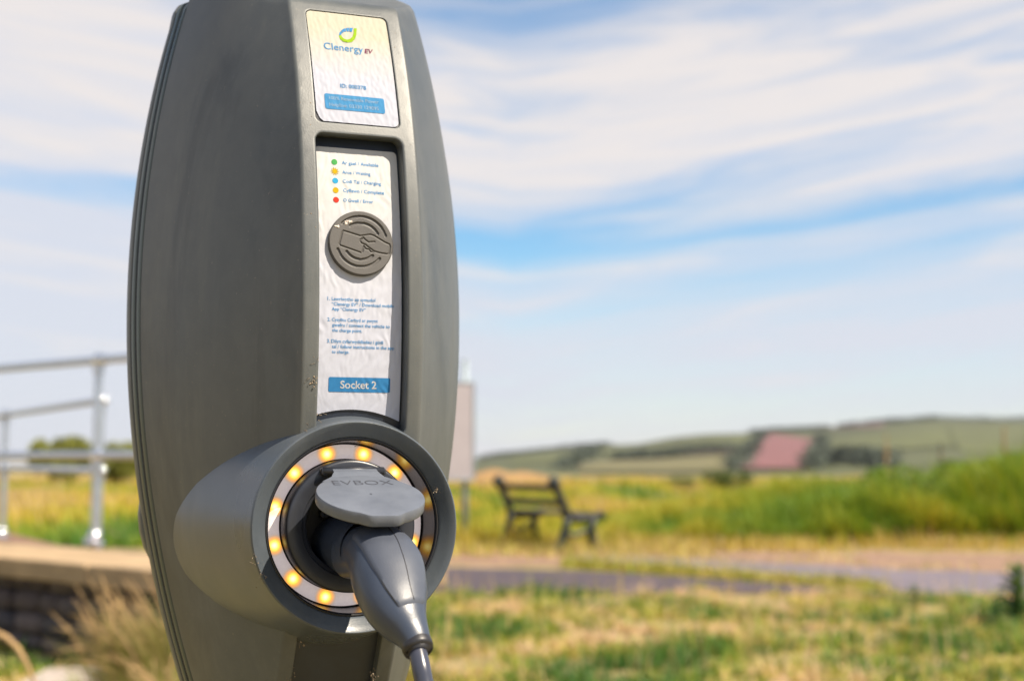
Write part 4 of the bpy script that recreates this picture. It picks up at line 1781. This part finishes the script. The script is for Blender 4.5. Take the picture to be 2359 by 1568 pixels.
def patch(name, poly, mat, parent, place, step=0.0006):
    V2, F2 = sheet(densify(poly, step), [], step)
    mb = MB()
    mb.add([place(u, z_) for u, z_ in V2], F2.tolist(), 0, True)
    return mb.build(name, mat, parent)


def words(name, items, mat, parent, place, **k):
    mb = MB()
    for body, u0, u1, z0 in items:
        fit_text(body, u0, u1, z0, place, mb, **k)
    return mb.build(name, mat, parent)


mmv = 0.001
words("lettering", [("Clenergy", -0.0190, 0.0098, 0.1585)], M["ink_pale"], label_a, pt_top(E1), weight=0.002)
words("lettering", [("EV", 0.0106, 0.0173, 0.1585)], M["ink_plum"], label_a, pt_top(E1), shear=0.25, weight=0.02)
words("lettering", [("ID: 000378", -0.0100, 0.0087, 0.1283)], M["ink_pale"], label_a, pt_top(E1), weight=0.014)
patch("banner", rrect(-0.0221, 0.0210, 0.1106, 0.1225, 0.0014, 4), M["bar_pale"], label_a, pt_top(E1))
words("lettering", [("100% Renewable Power", -0.0189, 0.0169, 0.1181), ("Helpline: 03330 129095", -0.0191, 0.0164, 0.1129)], M["ink_banner"], label_a, pt_top(E1 * 1.6), weight=0.0)
green = [(-6.9, 171.0), (-6.3, 168.2), (-4.2, 166.4), (-1.0, 165.8), (2.2, 166.8), (4.8, 169.6), (6.3, 173.2), (7.3, 179.2), (5.1, 178.9), (4.4, 174.6), (3.2, 171.6), (1.2, 169.3),
         (-1.2, 168.5), (-3.4, 169.0), (-4.6, 170.2), (-5.2, 172.0)]
patch("emblem", [(a * mmv, b * mmv) for a, b in green], M["ink_lime"], label_a, pt_top(E1))
blue = [[(-6.8, 171.3), (-5.1, 172.3), (-4.2, 173.6), (-4.9, 175.4), (-6.1, 173.8)], [(-3.9, 173.9), (-2.7, 174.8), (-3.0, 177.4), (-4.6, 175.9)],
        [(-2.4, 175.0), (-1.0, 175.4), (-0.9, 178.3), (-2.7, 177.6)], [(-0.6, 175.5), (1.0, 175.7), (1.5, 178.9), (-0.5, 178.5)], [(1.4, 175.7), (3.3, 175.6), (4.4, 179.1), (1.9, 179.0)]]
for bq in blue:
    patch("emblem", [(a * mmv, b * mmv) for a, b in bq], M["ink_pale"], label_a, pt_top(E1), 0.0005)

# instruction label in the recess, its foot cut to the socket's curve
arc = []
for i in range(21):
    u = -0.0293 + i / 20 * 0.0592
    arc.append((u, -0.1770 + math.sqrt(0.0790 ** 2 - (u + 0.0043) ** 2) - 0.0005))
top = rrect(-0.0293, 0.0299, -0.09, 0.0843, 0.0030, 5)[:12]
ou = [(0.0299, arc[-1][1])] + top + [(-0.0293, arc[0][1])] + arc[1:-1]
V2, F2 = sheet(densify(ou, 0.0009), [], 0.00075)
sb = MB()
sb.add([on_low(u, z_) for u, z_ in V2], F2.tolist())
label_b = sb.build("instruction_label", M["sticker"], station)
for z0, mt in ((0.0735, "ink_green"), (0.0667, "ink_yellow"), (0.0598, "ink_cyan"), (0.0528, "ink_yellow"), (0.0459, "ink_red")):
    r_ = 0.0021 if mt != "ink_yellow" or z0 < 0.06 else 0.0019
    patch("dot", [(-0.0153 + r_ * math.cos(a), z0 + r_ * math.sin(a)) for a in np.linspace(0, 2 * PI, 25)[:-1]], M[mt], label_b, pt_low(E1), 0.0005)
    if z0 == 0.0667:
        ry = MB()
        for k in range(10):
            a = 2 * PI * k / 10
            q = [(0.0022, 0.22), (0.0031, 0.0), (0.0022, -0.22)]
            ry.add([on_low(-0.0153 + r0 * math.cos(a + da), z0 + r0 * math.sin(a + da), E1) for r0, da in q], [(0, 1, 2)], 0, False)
        ry.build("dot_rays", M["ink_yellow"], label_b)
words("lettering", [("Ar gael / Available", -0.0101, 0.0163, 0.0722), ("Aros / Waiting", -0.0101, 0.0101, 0.0653), ("Codi Tal / Charging", -0.0100, 0.0174, 0.0587),
                    ("Cyflawn / Complete", -0.0100, 0.0193, 0.0520), ("O Gwall / Error", -0.0102, 0.0110, 0.0450)], M["ink_blue"], label_b, pt_low(E1), weight=0.009)
words("lettering", [("1.", -0.0224, -0.0207, -0.0246), ("Lawrlwytho ap symudol", -0.0194, 0.0111, -0.0246), ("\u201cClenergy EV\u201d / Download mobile", -0.0194, 0.0244, -0.0281),
                    ("App \u201cClenergy EV\u201d", -0.0194, 0.0044, -0.0315), ("2.", -0.0224, -0.0203, -0.0388), ("Cysylltu Cerbyd ar pwynt", -0.0193, 0.0129, -0.0388),
                    ("gwefru / connect the vehicle to", -0.0190, 0.0214, -0.0424), ("the charge point.", -0.0190, 0.0019, -0.0460), ("3.", -0.0224, -0.0203, -0.0535),
                    ("Dilyn cyfarwyddiadau i godi", -0.0195, 0.0169, -0.0535), ("tal / follow instructions in the app", -0.0190, 0.0248, -0.0571),
                    ("to charge.", -0.0190, -0.0069, -0.0606)], M["ink_blue"], label_b, pt_low(E1), weight=0.009)
patch("banner", rrect(-0.0207, 0.0225, -0.0867, -0.0767, 0.0010, 4), M["bar_blue"], label_b, pt_low(E1))
words("lettering", [("Socket 2", -0.0126, 0.0128, -0.0842)], M["ink_white"], label_b, pt_low(E1 * 1.6), weight=0.018)

# --- card reader button with its engraved picture
RC = (0.0008, 0.0157)
RR_ = 0.0228
K = 0.0000359


def ic(x_, y_):
    return ((x_ - 705) * K, -(y_ - 0.05 * (x_ - 705) - 800) * K)


lines = []


def poly_line(pts, w):
    q = [ic(*p_) for p_ in pts]
    for a, b in zip(q[:-1], q[1:]):
        lines.append((a, b, w))


def arc_line(c, r_, a0, a1, w):
    pts = [(c[0] + r_ * math.cos(R(a0 + (a1 - a0) * i / 20)), c[1] - r_ * math.sin(R(a0 + (a1 - a0) * i / 20))) for i in range(21)]
    q = [ic(*p_) for p_ in pts]
    for a, b in zip(q[:-1], q[1:]):
        lines.append((a, b, w))


LW, AW = 0.00042, 0.00088
poly_line([(700, 665), (360, 560), (335, 590), (275, 820), (290, 850), (690, 990)], LW)
poly_line([(722, 975), (752, 885)], LW)
poly_line([(690, 662), (890, 632), (960, 655), (1180, 790), (1265, 825), (1278, 870), (1255, 1010), (1215, 1020), (1060, 995), (960, 965), (840, 880), (790, 835), (715, 805), (685, 770), (690, 730), (725, 715)], LW)
poly_line([(745, 690), (785, 735), (850, 785), (970, 775)], LW)
poly_line([(755, 860), (790, 915), (855, 930), (885, 970), (920, 985), (960, 965)], LW)
arc_line((690, 800), 520, 132, 16, AW)
arc_line((690, 800), 390, 120, 28, AW)
arc_line((705, 790), 480, 196, 318, AW)
arc_line((705, 790), 340, 212, 310, AW)
circ = [(RR_ * math.cos(a), RR_ * math.sin(a)) for a in np.linspace(0, 2 * PI, 97)[:-1]]
inner = [(0.965 * a, 0.965 * b) for a, b in circ]
V2, F2 = sheet(inner, [], 0.00030)
hgt = np.zeros(len(V2))
for a, b, w in lines:
    a, b = np.array(a), np.array(b)
    ab = b - a
    t_ = np.clip(((V2 - a) @ ab) / max(ab @ ab, 1e-12), 0, 1)
    dist = np.linalg.norm(V2 - (a + t_[:, None] * ab), axis=1)
    hgt = np.minimum(hgt, -(0.0010 if w == AW else 0.0007) * np.clip((w + 0.00020 - dist) / 0.00034, 0, 1))
tilt = math.atan((vf(RC[1] + 0.01) - vf(RC[1] - 0.01)) / 0.02)
w0 = -vf(RC[1]) - 0.0078


def rd_pt(u, z_, h_):
    return L(RC[0] + u, w0 - z_ * math.sin(tilt) + h_ * math.cos(tilt), RC[1] + z_ * math.cos(tilt) + h_ * math.sin(tilt))


rdr = MB()
rdr.add([rd_pt(u, z_, h_) for (u, z_), h_ in zip(V2, hgt)], F2.tolist())
vs, fs = [], []
rim = [(0.965, 0.0), (0.985, -0.0002), (0.997, -0.0007), (1.0, -0.0013), (1.0, -0.0045)]
for sc_, h_ in rim:
    vs += [rd_pt(a * sc_, b * sc_, h_) for a, b in circ]
n_ = len(circ)
fs = [(j * n_ + (i + 1) % n_, j * n_ + i, (j + 1) * n_ + i, (j + 1) * n_ + (i + 1) % n_) for j in range(len(rim) - 1) for i in range(n_)]
rdr.add(vs, fs)
reader = rdr.build("card_reader", M["reader"], station, sharp=60)


def blob(name, parent, pts, mat):
    mb = MB()
    for c_, r_ in pts:
        mb.sphere(c_, r_, (random.uniform(0.7, 1.4), 0.5, random.uniform(0.7, 1.4)), 8)
    return mb.build(name, mat, parent)


def splash(cx, cy, n_, spread):
    return [(rd_pt(cx + random.gauss(0, spread), cy + random.gauss(0, spread * 0.7) + 0.0, 0.0001), random.uniform(0.0003, 0.0009)) for _ in range(n_)]


pa_ = ic(430, 390)
blob("dried_splash", reader, splash(pa_[0] - 0.001, pa_[1] - 0.0006, 9, 0.0008) + splash(pa_[0] + 0.002, pa_[1] + 0.0009, 7, 0.0006), M["dropping"])
pa_ = ic(240, 480)
blob("dried_splash", reader, splash(pa_[0], pa_[1], 9, 0.0006), M["dropping"])


# cobwebs and dirt caught in corners
def cobweb(c_, n_, spread, r_=0.00035):
    mb = MB()
    for _ in range(n_):
        p_ = Vector(c_) + Vector((random.gauss(0, spread), random.gauss(0, spread * 0.4), random.gauss(0, spread * 1.6)))
        mb.sphere(p_, random.uniform(0.4, 1.4) * r_ * 1.6, (1, 0.7, 1), 6)
    for _ in range(n_ // 2):
        p_ = Vector(c_) + Vector((random.gauss(0, spread), random.gauss(0, spread * 0.4), random.gauss(0, spread)))
        d_ = Vector((random.gauss(0, 1), random.gauss(0, 0.5), random.gauss(0, 1))).normalized() * spread * random.uniform(1, 3)
        mb.tube([p_, p_ + d_ * 0.5 + Vector((0, -0.0006, 0)), p_ + d_], 0.00012, 4)
    return mb.build("cobweb", M["web"], station)


def on_strip(u, z_, e=0.0004):
    return L(u, -vf(z_) + e, z_)


cobweb(on_strip(-0.0345, -0.080), 12, 0.0016)
cobweb(on_strip(-0.0330, -0.066), 5, 0.0013, 0.0002)
cobweb(on_strip(-0.0300, -0.104, -0.004), 12, 0.0020)
cobweb(on_strip(-0.0370, -0.112, 0.0), 8, 0.0020)
cobweb(L(SO[0] + 0.0585, -0.0005, -0.1770 + 0.024), 9, 0.0012)
cobweb(L(SO[0] - 0.0665, 0.0045, -0.1770 - 0.020), 6, 0.0016, 0.0002)
cobweb(L(SO[0] - 0.0640, 0.0040, -0.1770 - 0.031), 8, 0.0016, 0.00025)
cobweb(L(SO[0] + 0.004, -0.0095, -0.1770 + 0.0555), 9, 0.0016, 0.0002)
cobweb(on_strip(-0.0275, -0.252, 0.002), 12, 0.0022)
cobweb(on_strip(0.002, -0.2535, 0.002), 10, 0.0030, 0.0003)
cobweb(on_strip(-0.0315, -0.285, 0.0), 9, 0.0020)
cobweb(on_strip(0.0285, -0.285, 0.0), 8, 0.0018)
# specks on the face
sk = MB()
for _ in range(12):
    z_ = random.uniform(-0.10, 0.19)
    u = random.choice([random.uniform(-0.040, -0.032), random.uniform(0.033, 0.040)])
    sk.sphere(on_strip(u, z_, 0.0), random.uniform(0.0002, 0.00055), (1, 0.5, 1), 6)
o = sk.build("dirt_specks", M["web"], station)
o["kind"] = "stuff"

# ------------------------------------------------------------------ plug and cable
cable = thing("charging_cable", "dark grey charging plug and cable pushed into the lit socket", "charging cable", (CX_, CY_, 0), YAW)
nose = MB()
NO = (SO[0] + 0.0005, CZ_ - 0.1905)
nose.lathe([(0.0001, -0.0575), (0.0190, -0.0575), (0.0196, -0.056), (0.0198, -0.024), (0.0200, 0.000), (0.0204, 0.014), (0.0198, 0.024)], NO, 64)
nose.build("plug_nose", M["plug"], cable)


def un(px, py, w):
    """station-frame point whose sight line crosses the plane w out of the face"""
    x, y = (px - 1179) / FPX, -(py - 784) / FPX
    d_ = Vector((x, CP - y * SP, SP + y * CP))
    n_ = Vector((math.sin(YAW), -math.cos(YAW), 0))
    t_ = Vector((math.cos(YAW), math.sin(YAW), 0))
    o_ = Vector((CX_, CY_, CZ_))
    c_ = Vector((0, 0, EYE))
    k = ((o_ + n_ * w - c_).dot(n_)) / d_.dot(n_)
    p_ = c_ + d_ * k - o_
    return Vector((p_.dot(t_), -w, CZ_ + p_.z)), k


secs = [(812, 1276, 0.016, 112, 1.0), (838, 1274, 0.030, 126, 1.0), (866, 1277, 0.046, 146, 0.95), (884, 1300, 0.058, 162, 0.92), (894, 1330, 0.068, 168, 0.90), (903, 1362, 0.077, 163, 0.90),
        (912, 1394, 0.086, 147, 0.92), (926, 1424, 0.094, 121, 0.95), (941, 1448, 0.100, 94, 1.0), (952, 1466, 0.1045, 77, 1.0), (960, 1484, 0.108, 67, 1.0), (963, 1493, 0.110, 66, 1.0)]
pts, rad = [], []
for px, py, w, wd, asp in secs:
    p_, k = un(px, py, w)
    pts.append(p_)
    rad.append((wd / 2 * k / FPX, asp))


def catmull(P, n_):
    out = []
    for i in range(len(P) - 1):
        p0, p1, p2, p3 = P[max(i - 1, 0)], P[i], P[i + 1], P[min(i + 2, len(P) - 1)]
        for j in range(n_):
            t_ = j / n_
            out.append(0.5 * ((2 * p1) + (p2 - p0) * t_ + (2 * p0 - 5 * p1 + 4 * p2 - p3) * t_ ** 2 + (3 * p1 - p0 - 3 * p2 + p3) * t_ ** 3))
    out.append(P[-1])
    return out


path = catmull(pts, 4)
rr4 = catmull([Vector((a, b, 0)) for a, b in rad], 4)
SEG = 40
side = Vector((1, 0, 0))
frames = []
for i, p_ in enumerate(path):
    t_ = (path[min(i + 1, len(path) - 1)] - path[max(i - 1, 0)]).normalized()
    s_ = (side - t_ * side.dot(t_)).normalized()
    up = s_.cross(t_)
    frames.append((p_, s_, up, rr4[i].x, rr4[i].y))


def handle_pt(i, a, e=0.0):
    p_, s_, up, r_, asp = frames[i]
    ca, sa = math.cos(a), math.sin(a)
    kx = abs(ca) ** 0.88 * (1 if ca > 0 else -1)
    ky = abs(sa) ** 0.88 * (1 if sa > 0 else -1)
    return p_ + s_ * (kx * (r_ + e)) + up * (ky * (r_ * asp + e))


hd = MB()
vs = [handle_pt(i, 2 * PI * k / SEG) for i in range(len(frames)) for k in range(SEG)]
fs = [(i * SEG + k, i * SEG + (k + 1) % SEG, (i + 1) * SEG + (k + 1) % SEG, (i + 1) * SEG + k) for i in range(len(frames) - 1) for k in range(SEG)]
fs += [tuple(range(SEG))]
hd.add(vs, fs)
hd.build("handle", M["plug"], cable, weld=0.00001, sharp=60)
# raised cover along the upper side of the handle
cv = MB()
i0, i1 = 7, 29
sgn_up = 1 if frames[12][2].z > 0 else -1
A0, A1 = R(14), R(152)
AN = 16
vs, fs = [], []
for i in range(i0, i1 + 1):
    q = (i - i0) / (i1 - i0)
    for k in range(AN + 1):
        lo = A0 + (R(28) * q)
        hi = A1 - (R(40) * q)
        a = (lo + (hi - lo) * k / AN) * sgn_up
        edge_ = min(k, AN - k) / AN
        e_ = 0.0011 if (0 < k < AN and i0 < i < i1) else -0.0006
        vs.append(handle_pt(i, a, e_))
for i in range(i1 - i0):
    for k in range(AN):
        fs.append((i * (AN + 1) + k, i * (AN + 1) + k + 1, (i + 1) * (AN + 1) + k + 1, (i + 1) * (AN + 1) + k))
cv.add(vs, fs)
cv.build("handle_cover", M["plug_top"], cable, sharp=50)
ml = MB()
mid = (A0 + A1) / 2
ml.tube([handle_pt(i, (mid - R(6) * (i - i0) / (i1 - i0)) * sgn_up, 0.00105) for i in range(i0 + 1, i1)], 0.00035, 6)
ml.build("mould_line", M["dark"], cable)
# gland at the lower end
gl = MB()
pe, (s_, up, re_) = frames[-1][0], (frames[-1][1], frames[-1][2], frames[-1][3])
tdir = (path[-1] - path[-4]).normalized()
gpts = [pe - tdir * 0.010, pe - tdir * 0.006, pe - tdir * 0.001, pe + tdir * 0.0015, pe + tdir * 0.0022, pe + tdir * 0.001, pe - tdir * 0.004]
gl.tube(gpts, [re_ * 1.0, re_ * 1.08, re_ * 1.12, re_ * 1.05, re_ * 0.90, re_ * 0.78, re_ * 0.70], 32, 0, False)
gl.build("cable_gland", M["dark"], cable)
c2, kk = un(978, 1576, 0.120)
c1, _ = un(969, 1532, 0.1155)
cr = 22.0 * kk / FPX
cpts = catmull([pe - tdir * 0.010, c1, c2, c2 + (c2 - c1) * 2.2, c2 + (c2 - c1) * 6, Vector((0.13, -0.15, CZ_ - 0.65)), Vector((0.17, -0.15, 0.30)), Vector((0.24, -0.12, 0.06)),
                Vector((0.40, -0.02, 0.012)), Vector((0.75, 0.2, 0.010)), Vector((1.2, 0.1, 0.010)), Vector((1.7, -0.4, 0.010))], 8)
cb = MB()
cb.tube(cpts, cr, 20)
cb.build("cable", M["cable"], cable, sharp=50)

# ------------------------------------------------------------------ the air between here and the hill
hz = MB()
hz.box((0, 1300, 25), (5600, 3000, 90), 0, 0)
m = bpy.data.materials.new("thin haze")
m.use_nodes = True
m.node_tree.nodes.remove(m.node_tree.nodes["Principled BSDF"])
pv = m.node_tree.nodes.new("ShaderNodeVolumePrincipled")
pv.inputs["Color"].default_value = (0.86, 0.92, 1.0, 1)
pv.inputs["Density"].default_value = 0.00006
pv.inputs["Anisotropy"].default_value = 0.3
m.node_tree.links.new(pv.outputs[0], m.node_tree.nodes["Material Output"].inputs["Volume"])
tag(hz.build("haze", m), kind="stuff")
